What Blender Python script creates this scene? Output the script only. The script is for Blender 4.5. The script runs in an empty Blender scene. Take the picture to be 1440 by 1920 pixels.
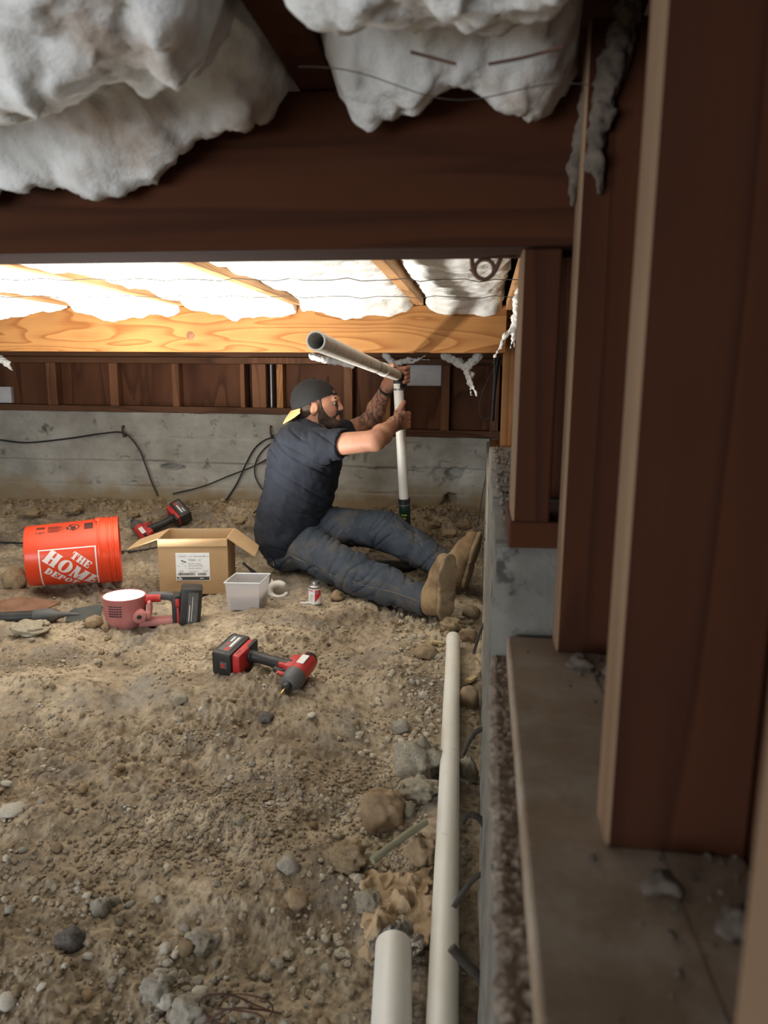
import bpy, bmesh, math, random
import numpy as np
from mathutils import Vector, Matrix, Euler, noise as mnoise

random.seed(7); rng = np.random.default_rng(7)
scn = bpy.context.scene; COL = scn.collection

# ------------------------------------------------------------------ camera
FPX = 1385.0; PITCH = math.radians(10.6); YAW = math.radians(7.6); ROLL = 0.008
CAM = np.array([0.0, 0.0, 0.96])
_f = np.array([-math.sin(YAW)*math.cos(PITCH), math.cos(YAW)*math.cos(PITCH), -math.sin(PITCH)])
_r = np.array([math.cos(YAW), math.sin(YAW), 0.0]); _u = np.cross(_r, _f)
_R = _r*math.cos(ROLL)+_u*math.sin(ROLL); _U = _u*math.cos(ROLL)-_r*math.sin(ROLL)
cd = bpy.data.cameras.new('camera'); cam = bpy.data.objects.new('camera', cd); COL.objects.link(cam)
cd.sensor_fit = 'VERTICAL'; cd.sensor_height = 36.0; cd.lens = FPX/1920*36.0; cd.clip_start = 0.02; cd.clip_end = 100
cam.matrix_world = Matrix(((_R[0], _U[0], -_f[0], CAM[0]), (_R[1], _U[1], -_f[1], CAM[1]), (_R[2], _U[2], -_f[2], CAM[2]), (0, 0, 0, 1)))
cd.dof.use_dof = True; cd.dof.focus_distance = 2.9; cd.dof.aperture_fstop = 7.0
scn.camera = cam
def _ray(px, py): return _f+_R*(px-720)/FPX+_U*(960-py)/FPX
def at(px, py, Y):                      # survey point: where a sight line meets the upright plane y = Y
    d = _ray(px, py); return CAM+d*(Y/d[1])
def gz(px, py, z):                      # the same for the level plane at height z
    d = _ray(px, py); return CAM+d*((z-CAM[2])/d[2])

# ------------------------------------------------------------------ world, lights, exposure
w = bpy.data.worlds.new('world'); scn.world = w; w.use_nodes = True
bg = w.node_tree.nodes['Background']; bg.inputs['Color'].default_value = (0.90, 0.95, 1.0, 1); bg.inputs['Strength'].default_value = 0.35
def area(name, loc, target, sx, sy, power, col):
    l = bpy.data.lights.new(name, 'AREA'); l.shape = 'RECTANGLE'; l.size = sx; l.size_y = sy; l.energy = power; l.color = col
    o = bpy.data.objects.new(name, l); COL.objects.link(o); o.location = loc
    o.rotation_euler = (Vector(target)-Vector(loc)).to_track_quat('-Z', 'Y').to_euler(); return o
# added area light: assumed, unseen daylight from behind and left of the camera
area('assumed_daylight', (-2.0, -1.9, 0.72), (-0.6, 1.6, 0.55), 2.2, 0.9, 58, (0.90, 0.95, 1.0))
scn.view_settings.view_transform = 'Standard'; scn.view_settings.look = 'None'
scn.view_settings.gamma = 1.0; scn.view_settings.use_curve_mapping = False
scn.view_settings.exposure = 0.24

# ------------------------------------------------------------------ object helpers
def tag(o, label=None, cat=None, group=None, kind=None):
    if label: o['label'] = label
    if cat: o['category'] = cat
    if group: o['group'] = group
    if kind: o['kind'] = kind
    return o
def link(o, parent=None):
    COL.objects.link(o)
    if parent is not None: o.parent = parent
    return o
def empty(name, loc=(0, 0, 0), rot=None, parent=None):
    o = bpy.data.objects.new(name, None); o.empty_display_size = 0.05; o.location = loc
    if rot is not None:
        if isinstance(rot, Matrix): o.rotation_mode = 'QUATERNION'; o.rotation_quaternion = rot.to_quaternion()
        else: o.rotation_euler = rot
    return link(o, parent)
def mesh_np(name, V, F, smooth=True):
    V = np.asarray(V, dtype=np.float32); me = bpy.data.meshes.new(name)
    if isinstance(F, np.ndarray) and F.ndim == 2:
        n, k = F.shape
        me.vertices.add(len(V)); me.vertices.foreach_set('co', V.ravel())
        me.loops.add(n*k); me.loops.foreach_set('vertex_index', F.astype(np.int32).ravel())
        me.polygons.add(n); me.polygons.foreach_set('loop_start', np.arange(0, n*k, k, dtype=np.int32))
        me.polygons.foreach_set('loop_total', np.full(n, k, dtype=np.int32)); me.update(calc_edges=True)
    else:
        me.from_pydata(V.tolist(), [], F); me.update()
    me.polygons.foreach_set('use_smooth', np.full(len(me.polygons), smooth, dtype=bool))
    return me
def ob(name, me, m, parent=None, loc=None, origin=None):
    """one mesh object; origin moves the mesh data so that the object stands at that point"""
    o = bpy.data.objects.new(name, me)
    if m is not None and not me.materials: me.materials.append(m)
    if origin is not None:
        me.transform(Matrix.Translation(-Vector(origin))); o.location = origin
    if loc is not None: o.location = loc
    return link(o, parent)
def child(name, me, m, parent):         # me in world coordinates, parent an unrotated empty
    me.transform(Matrix.Translation(-parent.location)); return ob(name, me, m, parent)
def structure(o): o['kind'] = 'structure'; return o

class MB:
    """collects shapes into one mesh"""
    def __init__(s): s.bm = bmesh.new()
    def box(s, lo, hi, bev=0.0, M=None):
        lo, hi = np.minimum(lo, hi), np.maximum(lo, hi)
        t = bmesh.new(); bmesh.ops.create_cube(t, size=1)
        for v in t.verts: v.co = Vector([lo[i]+(v.co[i]+.5)*(hi[i]-lo[i]) for i in range(3)])
        if bev > 0: bmesh.ops.bevel(t, geom=list(t.edges), offset=bev, segments=2, affect='EDGES', profile=.5)
        return s._add(t, M)
    def _add(s, t, M=None):
        if M is not None: bmesh.ops.transform(t, matrix=M, verts=t.verts)
        me = bpy.data.meshes.new('t'); t.to_mesh(me); t.free(); s.bm.from_mesh(me); bpy.data.meshes.remove(me); return s
    def lathe(s, prof, n=24, M=None, cap=True):      # profile (r, z) about z
        t = bmesh.new(); rings = []
        for r, z in prof:
            rings.append([t.verts.new((r*math.cos(2*math.pi*i/n), r*math.sin(2*math.pi*i/n), z)) for i in range(n)])
        for a, b in zip(rings, rings[1:]):
            for i in range(n): t.faces.new((a[i], a[(i+1) % n], b[(i+1) % n], b[i]))
        if cap:
            t.faces.new(rings[0][::-1]); t.faces.new(rings[-1])
        return s._add(t, M)
    def tube(s, pts, rad, n=8, cap=True, flat=1.0):
        t = bmesh.new(); pts = [Vector(p) for p in pts]; k = len(pts)
        rads = rad if hasattr(rad, '__len__') else [rad]*k
        ref = None; rings = []
        for i, p in enumerate(pts):
            d = (pts[min(i+1, k-1)]-pts[max(i-1, 0)]).normalized()
            if ref is None: ref = d.orthogonal().normalized() if abs(d.z) > .99 else Vector((0, 0, 1)).cross(d).normalized()
            a = (ref-d*ref.dot(d)).normalized(); b = d.cross(a); ref = a
            rings.append([t.verts.new(p+(a*math.cos(2*math.pi*j/n)*flat+b*math.sin(2*math.pi*j/n))*rads[i]) for j in range(n)])
        for a, b in zip(rings, rings[1:]):
            for j in range(n): t.faces.new((a[j], a[(j+1) % n], b[(j+1) % n], b[j]))
        if cap: t.faces.new(rings[0][::-1]); t.faces.new(rings[-1])
        return s._add(t)
    def prism(s, poly, z0, z1, bev=0.0, M=None):     # polygon in xy pulled along z
        t = bmesh.new(); a = [t.verts.new((x, y, z0)) for x, y in poly]; b = [t.verts.new((x, y, z1)) for x, y in poly]
        n = len(poly); t.faces.new(a[::-1]); t.faces.new(b)
        for i in range(n): t.faces.new((a[i], a[(i+1) % n], b[(i+1) % n], b[i]))
        bmesh.ops.recalc_face_normals(t, faces=t.faces)
        if bev > 0: bmesh.ops.bevel(t, geom=list(t.edges), offset=bev, segments=2, affect='EDGES', profile=.5)
        return s._add(t, M)
    def mesh(s, name='m', smooth=False, auto=None):
        me = bpy.data.meshes.new(name); s.bm.to_mesh(me); s.bm.free()
        if smooth:
            me.polygons.foreach_set('use_smooth', np.full(len(me.polygons), True, dtype=bool))
            me.update()
            try: me.set_sharp_from_angle(angle=math.radians(auto or 40))
            except Exception: pass
        return me
def spline(pts, n=8):                   # Catmull-Rom through the points
    P = [np.array(p, float) for p in pts]; P = [2*P[0]-P[1]]+P+[2*P[-1]-P[-2]]; out = []
    for i in range(1, len(P)-2):
        a, b, c, d = P[i-1:i+3]
        for t in np.linspace(0, 1, n, endpoint=False):
            out.append(.5*(2*b+(c-a)*t+(2*a-5*b+4*c-d)*t*t+(3*b-a-3*c+d)*t**3))
    out.append(P[-2]); return out
def frame(xa, za, loc=(0, 0, 0)):       # matrix whose local x, z follow the given directions
    x = Vector(xa).normalized(); z = Vector(za); z = (z-x*z.dot(x)).normalized(); y = z.cross(x)
    return Matrix(((x.x, y.x, z.x, loc[0]), (x.y, y.y, z.y, loc[1]), (x.z, y.z, z.z, loc[2]), (0, 0, 0, 1)))

# ------------------------------------------------------------------ noise
_perm = rng.permutation(512); _ga = rng.random(512)*2*math.pi; _gx, _gy = np.cos(_ga), np.sin(_ga)
def perlin(x, y):
    xi = np.floor(x).astype(int); yi = np.floor(y).astype(int); xf = x-xi; yf = y-yi
    def g(a, b, dx, dy):
        h = _perm[(_perm[a & 511]+b) & 511]; return _gx[h]*dx+_gy[h]*dy
    u = xf*xf*xf*(xf*(xf*6-15)+10); v = yf*yf*yf*(yf*(yf*6-15)+10)
    n00 = g(xi, yi, xf, yf); n10 = g(xi+1, yi, xf-1, yf); n01 = g(xi, yi+1, xf, yf-1); n11 = g(xi+1, yi+1, xf-1, yf-1)
    return ((n00*(1-u)+n10*u)*(1-v)+(n01*(1-u)+n11*u)*v)*1.5
def fbm(x, y, o=4, gain=.5):
    s = 0; a = 1.0
    for i in range(o):
        s = s+a*perlin(x*2**i+17.3*i, y*2**i+9.1*i); a *= gain
    return s
def billow(x, y, o=4, gain=.5):
    s = 0; a = 1.0
    for i in range(o):
        s = s+a*(np.abs(perlin(x*2**i+31.7*i, y*2**i+5.3*i))*2-.5); a *= gain
    return s
def sstep(a, b, x): t = np.clip((x-a)/(b-a), 0, 1); return t*t*(3-2*t)
def gauss(x, y, cx, cy, sx, sy=None): return np.exp(-((x-cx)/sx)**2-((y-cy)/(sy or sx))**2)

# ------------------------------------------------------------------ materials
def _mat(name):
    m = bpy.data.materials.new(name); m.use_nodes = True; nt = m.node_tree
    return m, nt, nt.nodes, nt.links, nt.nodes['Principled BSDF']
def _n(nt, t, **kw):
    n = nt.nodes.new(t)
    for k, v in kw.items():
        if k in n.inputs: n.inputs[k].default_value = v
        else: setattr(n, k, v)
    return n
def c4(c): return (c[0], c[1], c[2], 1)
def pmat(name, c1, c2=None, scale=8, stretch=(1, 1, 1), rough=.7, bump=0, bscale=60, metal=0, lo=.35, hi=.65, detail=5, spots=None, sscale=30, samt=(.55, .62), sss=0, trans=0, coat=0, distort=0, dist=.004):
    m, nt, N, L, B = _mat(name)
    B.inputs['Roughness'].default_value = rough; B.inputs['Metallic'].default_value = metal
    B.inputs['Base Color'].default_value = c4(c1)
    tc = _n(nt, 'ShaderNodeTexCoord'); mp = _n(nt, 'ShaderNodeMapping'); mp.inputs['Scale'].default_value = stretch
    L.new(tc.outputs['Object'], mp.inputs['Vector'])
    col = None
    if c2 is not None:
        no = _n(nt, 'ShaderNodeTexNoise', Scale=scale, Detail=detail, Roughness=.6, Distortion=distort); L.new(mp.outputs[0], no.inputs['Vector'])
        r = _n(nt, 'ShaderNodeValToRGB'); r.color_ramp.elements[0].position = lo; r.color_ramp.elements[1].position = hi
        r.color_ramp.elements[0].color = c4(c1); r.color_ramp.elements[1].color = c4(c2)
        L.new(no.outputs['Fac'], r.inputs['Fac']); col = r.outputs['Color']
    if spots is not None:
        n2 = _n(nt, 'ShaderNodeTexNoise', Scale=sscale, Detail=4, Roughness=.65); L.new(mp.outputs[0], n2.inputs['Vector'])
        r2 = _n(nt, 'ShaderNodeValToRGB'); r2.color_ramp.elements[0].position = samt[0]; r2.color_ramp.elements[1].position = samt[1]
        L.new(n2.outputs['Fac'], r2.inputs['Fac'])
        mx = _n(nt, 'ShaderNodeMix', data_type='RGBA'); L.new(r2.outputs['Color'], mx.inputs['Factor'])
        if col is not None: L.new(col, mx.inputs['A'])
        else: mx.inputs['A'].default_value = c4(c1)
        mx.inputs['B'].default_value = c4(spots); col = mx.outputs['Result']
    if col is not None: L.new(col, B.inputs['Base Color'])
    if bump:
        nb = _n(nt, 'ShaderNodeTexNoise', Scale=bscale, Detail=6, Roughness=.65); L.new(mp.outputs[0], nb.inputs['Vector'])
        bp = _n(nt, 'ShaderNodeBump', Strength=bump, Distance=dist); L.new(nb.outputs['Fac'], bp.inputs['Height']); L.new(bp.outputs[0], B.inputs['Normal'])
    if sss:
        B.inputs['Subsurface Weight'].default_value = sss; B.inputs['Subsurface Radius'].default_value = (.02, .02, .02); B.inputs['Subsurface Scale'].default_value = 1
    if trans:
        B.inputs['Transmission Weight'].default_value = trans
    if coat: B.inputs['Coat Weight'].default_value = coat
    return m
def wood(name, base, dark, axis='x', rings=16, cs=9.0, ls=.55, rough=.65, knots=True, dirt=None):
    """old fir: growth rings as the contours of a stretched noise field, fine fibres, a few nail marks"""
    m, nt, N, L, B = _mat(name); B.inputs['Roughness'].default_value = rough; B.inputs['Specular IOR Level'].default_value = .2
    tc = _n(nt, 'ShaderNodeTexCoord'); mp = _n(nt, 'ShaderNodeMapping')
    sc = {'x': (ls, cs, cs), 'y': (cs, ls, cs), 'z': (cs, cs, ls)}[axis]; mp.inputs['Scale'].default_value = sc
    L.new(tc.outputs['Object'], mp.inputs['Vector'])
    n1 = _n(nt, 'ShaderNodeTexNoise', Scale=1.0, Detail=2.5, Roughness=.45, Distortion=.35); L.new(mp.outputs[0], n1.inputs['Vector'])
    mu = _n(nt, 'ShaderNodeMath', operation='MULTIPLY'); mu.inputs[1].default_value = rings; L.new(n1.outputs['Fac'], mu.inputs[0])
    fr = _n(nt, 'ShaderNodeMath', operation='FRACT'); L.new(mu.outputs[0], fr.inputs[0])
    rp = _n(nt, 'ShaderNodeValToRGB'); e = rp.color_ramp.elements; e[0].position = 0; e[0].color = (0, 0, 0, 1); e[1].position = 1; e[1].color = (.15, .15, .15, 1)
    a = e.new(.62); a.color = (.35, .35, .35, 1); a = e.new(.9); a.color = (1, 1, 1, 1)
    L.new(fr.outputs[0], rp.inputs['Fac'])
    mp2 = _n(nt, 'ShaderNodeMapping'); mp2.inputs['Scale'].default_value = {'x': (3, 160, 160), 'y': (160, 3, 160), 'z': (160, 160, 3)}[axis]
    L.new(tc.outputs['Object'], mp2.inputs['Vector'])
    n2 = _n(nt, 'ShaderNodeTexNoise', Scale=1.0, Detail=3, Roughness=.6); L.new(mp2.outputs[0], n2.inputs['Vector'])
    ad = _n(nt, 'ShaderNodeMath', operation='MULTIPLY_ADD'); L.new(n2.outputs['Fac'], ad.inputs[0]); ad.inputs[1].default_value = .5; 
    sb = _n(nt, 'ShaderNodeMath', operation='SUBTRACT'); L.new(rp.outputs['Color'], sb.inputs[0]); sb.inputs[1].default_value = .25; L.new(sb.outputs[0], ad.inputs[2])
    mx = _n(nt, 'ShaderNodeMix', data_type='RGBA'); mx.inputs['A'].default_value = c4(base); mx.inputs['B'].default_value = c4(dark); L.new(ad.outputs[0], mx.inputs['Factor'])
    out = mx.outputs['Result']
    big = _n(nt, 'ShaderNodeTexNoise', Scale=2.2, Detail=4, Roughness=.6); L.new(tc.outputs['Object'], big.inputs['Vector'])
    br = _n(nt, 'ShaderNodeValToRGB'); br.color_ramp.elements[0].position = .3; br.color_ramp.elements[1].position = .7
    br.color_ramp.elements[0].color = (.72, .70, .68, 1); br.color_ramp.elements[1].color = (1.08, 1.05, 1.02, 1); L.new(big.outputs['Fac'], br.inputs['Fac'])
    m2 = _n(nt, 'ShaderNodeMix', data_type='RGBA', blend_type='MULTIPLY'); m2.inputs['Factor'].default_value = 1; L.new(out, m2.inputs['A']); L.new(br.outputs['Color'], m2.inputs['B']); out = m2.outputs['Result']
    if knots:
        vo = _n(nt, 'ShaderNodeTexVoronoi', Scale=1.0); mp3 = _n(nt, 'ShaderNodeMapping'); mp3.inputs['Scale'].default_value = {'x': (2.6, 7, 7), 'y': (7, 2.6, 7), 'z': (7, 7, 2.6)}[axis]
        L.new(tc.outputs['Object'], mp3.inputs['Vector']); L.new(mp3.outputs[0], vo.inputs['Vector'])
        kr = _n(nt, 'ShaderNodeValToRGB'); kr.color_ramp.elements[0].position = .05; kr.color_ramp.elements[1].position = .085; kr.color_ramp.elements[0].color = (.75, .75, .75, 1); kr.color_ramp.elements[1].color = (0, 0, 0, 1)
        L.new(vo.outputs['Distance'], kr.inputs['Fac'])
        m3 = _n(nt, 'ShaderNodeMix', data_type='RGBA'); L.new(kr.outputs['Color'], m3.inputs['Factor']); L.new(out, m3.inputs['A']); m3.inputs['B'].default_value = c4(np.array(dark)*.45); out = m3.outputs['Result']
    if dirt is not None:
        dn = _n(nt, 'ShaderNodeTexNoise', Scale=14, Detail=5, Roughness=.7); L.new(tc.outputs['Object'], dn.inputs['Vector'])
        dr = _n(nt, 'ShaderNodeValToRGB'); dr.color_ramp.elements[0].position = .42; dr.color_ramp.elements[1].position = .62; L.new(dn.outputs['Fac'], dr.inputs['Fac'])
        m4 = _n(nt, 'ShaderNodeMix', data_type='RGBA'); L.new(dr.outputs['Color'], m4.inputs['Factor']); L.new(out, m4.inputs['A']); m4.inputs['B'].default_value = c4(dirt); out = m4.outputs['Result']
    L.new(out, B.inputs['Base Color'])
    bp = _n(nt, 'ShaderNodeBump', Strength=.25, Distance=.002); L.new(ad.outputs[0], bp.inputs['Height']); L.new(bp.outputs[0], B.inputs['Normal'])
    return m
M = {}
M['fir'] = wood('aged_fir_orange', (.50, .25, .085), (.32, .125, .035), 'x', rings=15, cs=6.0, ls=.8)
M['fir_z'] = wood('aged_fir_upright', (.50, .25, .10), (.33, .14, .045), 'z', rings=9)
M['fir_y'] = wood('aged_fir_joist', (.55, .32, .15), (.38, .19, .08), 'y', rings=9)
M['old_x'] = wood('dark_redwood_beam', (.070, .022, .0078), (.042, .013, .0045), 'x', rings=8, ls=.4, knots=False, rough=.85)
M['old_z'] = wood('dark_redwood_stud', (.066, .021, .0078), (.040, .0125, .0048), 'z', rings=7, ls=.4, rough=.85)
M['old_edge'] = wood('lit_stud_edge', (.27, .18, .115), (.20, .125, .075), 'z', rings=5, ls=.4, rough=.9, knots=False)  # lighter stud wood, light on the room-side edge put into the colour
M['brown_z'] = wood('brown_sheathing', (.17, .070, .033), (.09, .034, .016), 'z', rings=6, cs=4)
M['brown_x'] = wood('brown_plate', (.16, .075, .04), (.09, .04, .02), 'x', rings=6)
M['brown_stud'] = wood('brown_wall_stud', (.26, .12, .06), (.16, .07, .035), 'z', rings=6)
M['dusty_plate'] = wood('dusty_sill_plate', (.36, .28, .205), (.28, .205, .145), 'y', rings=6, dirt=(.37, .31, .25))
M['subfloor'] = wood('subfloor_boards', (.30, .18, .09), (.2, .1, .05), 'x', rings=5)
M['insul'] = pmat('glass_wool', (.70, .70, .64), (.80, .80, .77), scale=9, rough=.95, bump=.55, bscale=70, detail=6, spots=(.74, .68, .50), sscale=5, samt=(.60, .74), dist=.006)
M['insul_near'] = pmat('glass_wool_stained', (.70, .70, .68), (.82, .83, .83), scale=9, rough=.95, bump=.7, bscale=75, detail=6, spots=(.38, .25, .15), sscale=5.5, samt=(.53, .72), dist=.004)
M['lint'] = pmat('cobweb_lint', (.075, .058, .044), (.14, .11, .085), scale=40, rough=1, bump=.4, bscale=120)
M['concrete'] = pmat('board_formed_concrete', (.36, .345, .30), (.52, .50, .445), scale=5, rough=.9, bump=.5, bscale=45, detail=8, spots=(.16, .15, .13), sscale=9, samt=(.58, .70))
M['concrete2'] = pmat('footing_concrete', (.20, .185, .15), (.33, .31, .255), scale=7, rough=.9, bump=.5, bscale=60, detail=8, spots=(.17, .14, .11), sscale=24, samt=(.60, .66))
M['concrete_dark'] = pmat('dark_footing_concrete', (.115, .110, .095), (.20, .19, .165), scale=7, rough=.9, bump=.5, bscale=60, detail=8, spots=(.05, .045, .04), sscale=20, samt=(.56, .64))  # darker mottled tone for the near footing sections
M['dust'] = pmat('dust_and_lint', (.16, .12, .09), (.27, .215, .165), scale=40, rough=1, bump=.6, bscale=150)
M['pvc'] = pmat('white_pvc', (.76, .74, .66), (.83, .82, .77), scale=4, stretch=(1, 1, 1), rough=.38, spots=(.45, .38, .27), sscale=22, samt=(.66, .76))
M['pvc_dirty'] = pmat('dirty_pvc', (.72, .70, .62), (.80, .78, .72), scale=8, rough=.42, spots=(.40, .32, .21), sscale=30, samt=(.56, .70))
M['rubber'] = pmat('black_rubber', (.015, .016, .017), (.03, .03, .03), scale=20, rough=.5)
M['steel'] = pmat('dull_steel', (.42, .42, .42), (.30, .29, .28), scale=20, rough=.4, metal=.9)
M['rust'] = pmat('rusty_steel', (.07, .035, .025), (.13, .06, .035), scale=30, rough=.8, metal=.2, bump=.3)
M['wire'] = pmat('dark_wire', (.06, .05, .045), (.12, .10, .08), scale=30, rough=.6, metal=.4)
M['cable'] = pmat('black_cable', (.012, .012, .012), (.03, .028, .025), scale=10, rough=.55)

# ================================================================== the ground
def G(x, y):
    x = np.asarray(x, float); y = np.asarray(y, float)
    z = .035*sstep(3.05, 3.5, y)+.11*sstep(3.5, 4.35, y)
    z = z+.045*gauss(x, y, -.62, 2.12, .42, .22)                      # hump that carries the impact driver
    z = z+.06*gauss(x, y, -1.30, 1.95, .35, .20)-.045*gauss(x, y, -1.25, 1.62, .30, .14)+.03*gauss(x, y, -.95, 1.30, .30, .25)
    z = z-.035*gauss(x, y, -.95, 1.86, .22, .12)                      # hollow beside it
    z = z-.05*gauss(x, y, -.25, 1.60, .16, .45)-.02*gauss(x, y, -.05, 1.2, .18, .8)
    z = z+.05*gauss(x, y, -1.55, 4.15, .65, .25)+.05*gauss(x, y, -.35, 4.2, .5, .2)
    z = z-.03*gauss(x, y, -.45, .95, .12, .12)                        # pebble pocket near the camera
    z = z+.026*fbm(x*2.1+3, y*2.1, 3)+.017*fbm(x*7, y*7, 3)
    rough = (.16+.84*sstep(-.2, .3, fbm(x*1.7+9, y*1.7+4, 2)))*(.38+.62*sstep(1.0, 1.8, y))
    z = z+rough*(.013*fbm(x*21, y*21, 3)-.012*billow(x*12+4, y*12, 3)+.006*billow(x*40+2, y*40, 2))
    flat = 1-.85*gauss(x, y, -.06, 1.75, .10, .85)                    # worn flat along the foundation
    return z*flat-.012
def g1(x, y): return float(G(np.array([x]), np.array([y]))[0])
def ground_mesh():
    ys = np.concatenate([np.linspace(-3.0, .6, 24, endpoint=False), .6*np.exp(np.linspace(0, math.log(4.46/.6), 640))])
    NF, NC = 560, 60
    u = np.linspace(0, 1, NF); left = .32+.88*np.maximum(ys, .5)
    X = np.empty((len(ys), NF+NC)); X[:, NC:] = (.05-(1-u)[None, :]*left[:, None])
    t = (np.linspace(0, 1, NC, endpoint=False))
    X[:, :NC] = -5.2+(X[:, NC:NC+1]+5.2)*(t[None, :]**.6)
    Y = np.repeat(ys[:, None], NF+NC, 1); Z = G(X, Y)
    # fine grain, only where the mesh is fine enough to carry it
    Z = Z+.0024*fbm(X*70, Y*70, 2)-.0014*billow(X*120, Y*120, 2)*(Y > .5)
    V = np.stack([X, Y, Z], -1).reshape(-1, 3); nr, nc = X.shape
    i = np.arange(nr*nc).reshape(nr, nc); F = np.stack([i[:-1, :-1], i[:-1, 1:], i[1:, 1:], i[1:, :-1]], -1).reshape(-1, 4)
    return mesh_np('floor', V, F)
def dirt_material():
    m, nt, N, L, B = _mat('dry_dirt'); B.inputs['Roughness'].default_value = .95; B.inputs['Specular IOR Level'].default_value = .15
    tc = _n(nt, 'ShaderNodeTexCoord')
    def ns(s, d=6, r=.62):
        n = _n(nt, 'ShaderNodeTexNoise', Scale=s, Detail=d, Roughness=r); L.new(tc.outputs['Object'], n.inputs['Vector']); return n.outputs['Fac']
    def ramp(f, stops):
        r = _n(nt, 'ShaderNodeValToRGB'); e = r.color_ramp.elements
        e[0].position, e[0].color = stops[0][0], c4(stops[0][1]); e[1].position, e[1].color = stops[-1][0], c4(stops[-1][1])
        for p, c in stops[1:-1]: a = e.new(p); a.color = c4(c)
        L.new(f, r.inputs['Fac']); return r.outputs['Color']
    a = ramp(ns(2.6), [(.28, (.13, .105, .078)), (.42, (.28, .225, .16)), (.56, (.435, .36, .26)), (.72, (.56, .475, .345))])
    b = ramp(ns(38, 7, .7), [(.30, (.34, .32, .30)), (.48, (.90, .89, .88)), (.70, (1.28, 1.28, 1.28))])
    mx = _n(nt, 'ShaderNodeMix', data_type='RGBA', blend_type='MULTIPLY'); mx.inputs['Factor'].default_value = 1; L.new(a, mx.inputs['A']); L.new(b, mx.inputs['B'])
    gfac = ramp(ns(4.2, 5), [(.52, (0, 0, 0)), (.68, (.75, .75, .75))])
    m2 = _n(nt, 'ShaderNodeMix', data_type='RGBA'); L.new(gfac, m2.inputs['Factor']); L.new(mx.outputs['Result'], m2.inputs['A']); m2.inputs['B'].default_value = (.22, .20, .18, 1)
    L.new(m2.outputs['Result'], B.inputs['Base Color'])
    bp = _n(nt, 'ShaderNodeBump', Strength=.5, Distance=.004); L.new(ns(150, 4, .6), bp.inputs['Height']); L.new(bp.outputs[0], B.inputs['Normal'])
    return m
M['dirt'] = dirt_material()
floor = structure(ob('floor', ground_mesh(), M['dirt']))

# ================================================================== lumber
def lumber(name, lo, hi, m, parent=None, rough=.0012, bev=.003):
    mb = MB().box(lo, hi, bev); me = mb.mesh(name)
    return ob(name, me, m, parent, origin=((lo[0]+hi[0])/2, (lo[1]+hi[1])/2, lo[2]) if parent is None else None)

# ---- back wall: board-formed concrete, lower on the right of the step
XS = -.93                                 # where the foundation steps down
def back_wall():
    xs = np.arange(-5.2, .30, .010); zs = np.concatenate([np.linspace(-.25, .1, 12, endpoint=False), np.arange(.1, .7121, .006), [.712]])
    X, Z = np.meshgrid(xs, zs); top = np.where(X < XS, .712, .590)+.006*fbm(X*6, X*0, 3)
    Zc = np.minimum(Z, top)
    lines = [.09, .245, .402, .552]
    off = np.zeros_like(X); lev = np.zeros_like(X)
    for k, l in enumerate(lines):
        ll = l+.006*fbm(X*1.2+k*7, X*0+k, 2)
        off += .016*np.exp(-((Zc-ll)/.0045)**2)*(.55+.45*np.tanh(3*fbm(X*3+k, X*0, 2)))
        lev += np.where(Zc > ll, .009*((k % 2)*2-1)+.003, 0)
    D = off+lev+.004*fbm(X*4, Zc*9, 4)+.0018*fbm(X*40, Zc*40, 3)
    def hole(cx, cz, sx, sz, dep, nz=.35):
        r = ((X-cx)/sx)**2+((Zc-cz)/sz)**2+nz*fbm(X*28+cx*9, Zc*28, 3)
        return dep*sstep(1.0, .45, r)
    D += hole(-1.94, .372, .085, .020, .07)+hole(-2.02, .385, .10, .03, .012)
    h = at(852, 888, 4.4); D += hole(h[0], h[2], .060, .036, .08)+hole(h[0]-.02, h[2]-.01, .13, .09, .014)
    h = at(845, 935, 4.4); D += hole(h[0], h[2], .045, .035, .07)+hole(h[0]-.03, h[2]-.06, .03, .07, .04)
    for (px, py, sx, sz, dp) in ((720, 880, .10, .012, .012), (688, 860, .012, .045, .012), (770, 885, .08, .012, .015), (330, 855, .02, .02, .01), (250, 905, .03, .008, .02), (235, 858, .03, .008, .02), (505, 870, .03, .02, .03)):
        q = at(px, py, 4.4); D += hole(q[0], q[2], sx, sz, dp, .8)
    V = np.stack([X, 4.4+D, Zc], -1).reshape(-1, 3); nr, nc = X.shape
    i = np.arange(nr*nc).reshape(nr, nc); F = np.stack([i[:-1, :-1], i[:-1, 1:], i[1:, 1:], i[1:, :-1]], -1).reshape(-1, 4)
    # top and back of the wall
    n0 = len(V); B = np.stack([xs, np.full(nc, 4.62), Zc[-1]], -1); V = np.concatenate([V, B]); j = np.arange(nc)+n0; t = i[-1]
    F = np.concatenate([F, np.stack([t[:-1], t[1:], j[1:], j[:-1]], -1)])
    return mesh_np('wall_back', V, F)
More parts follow.
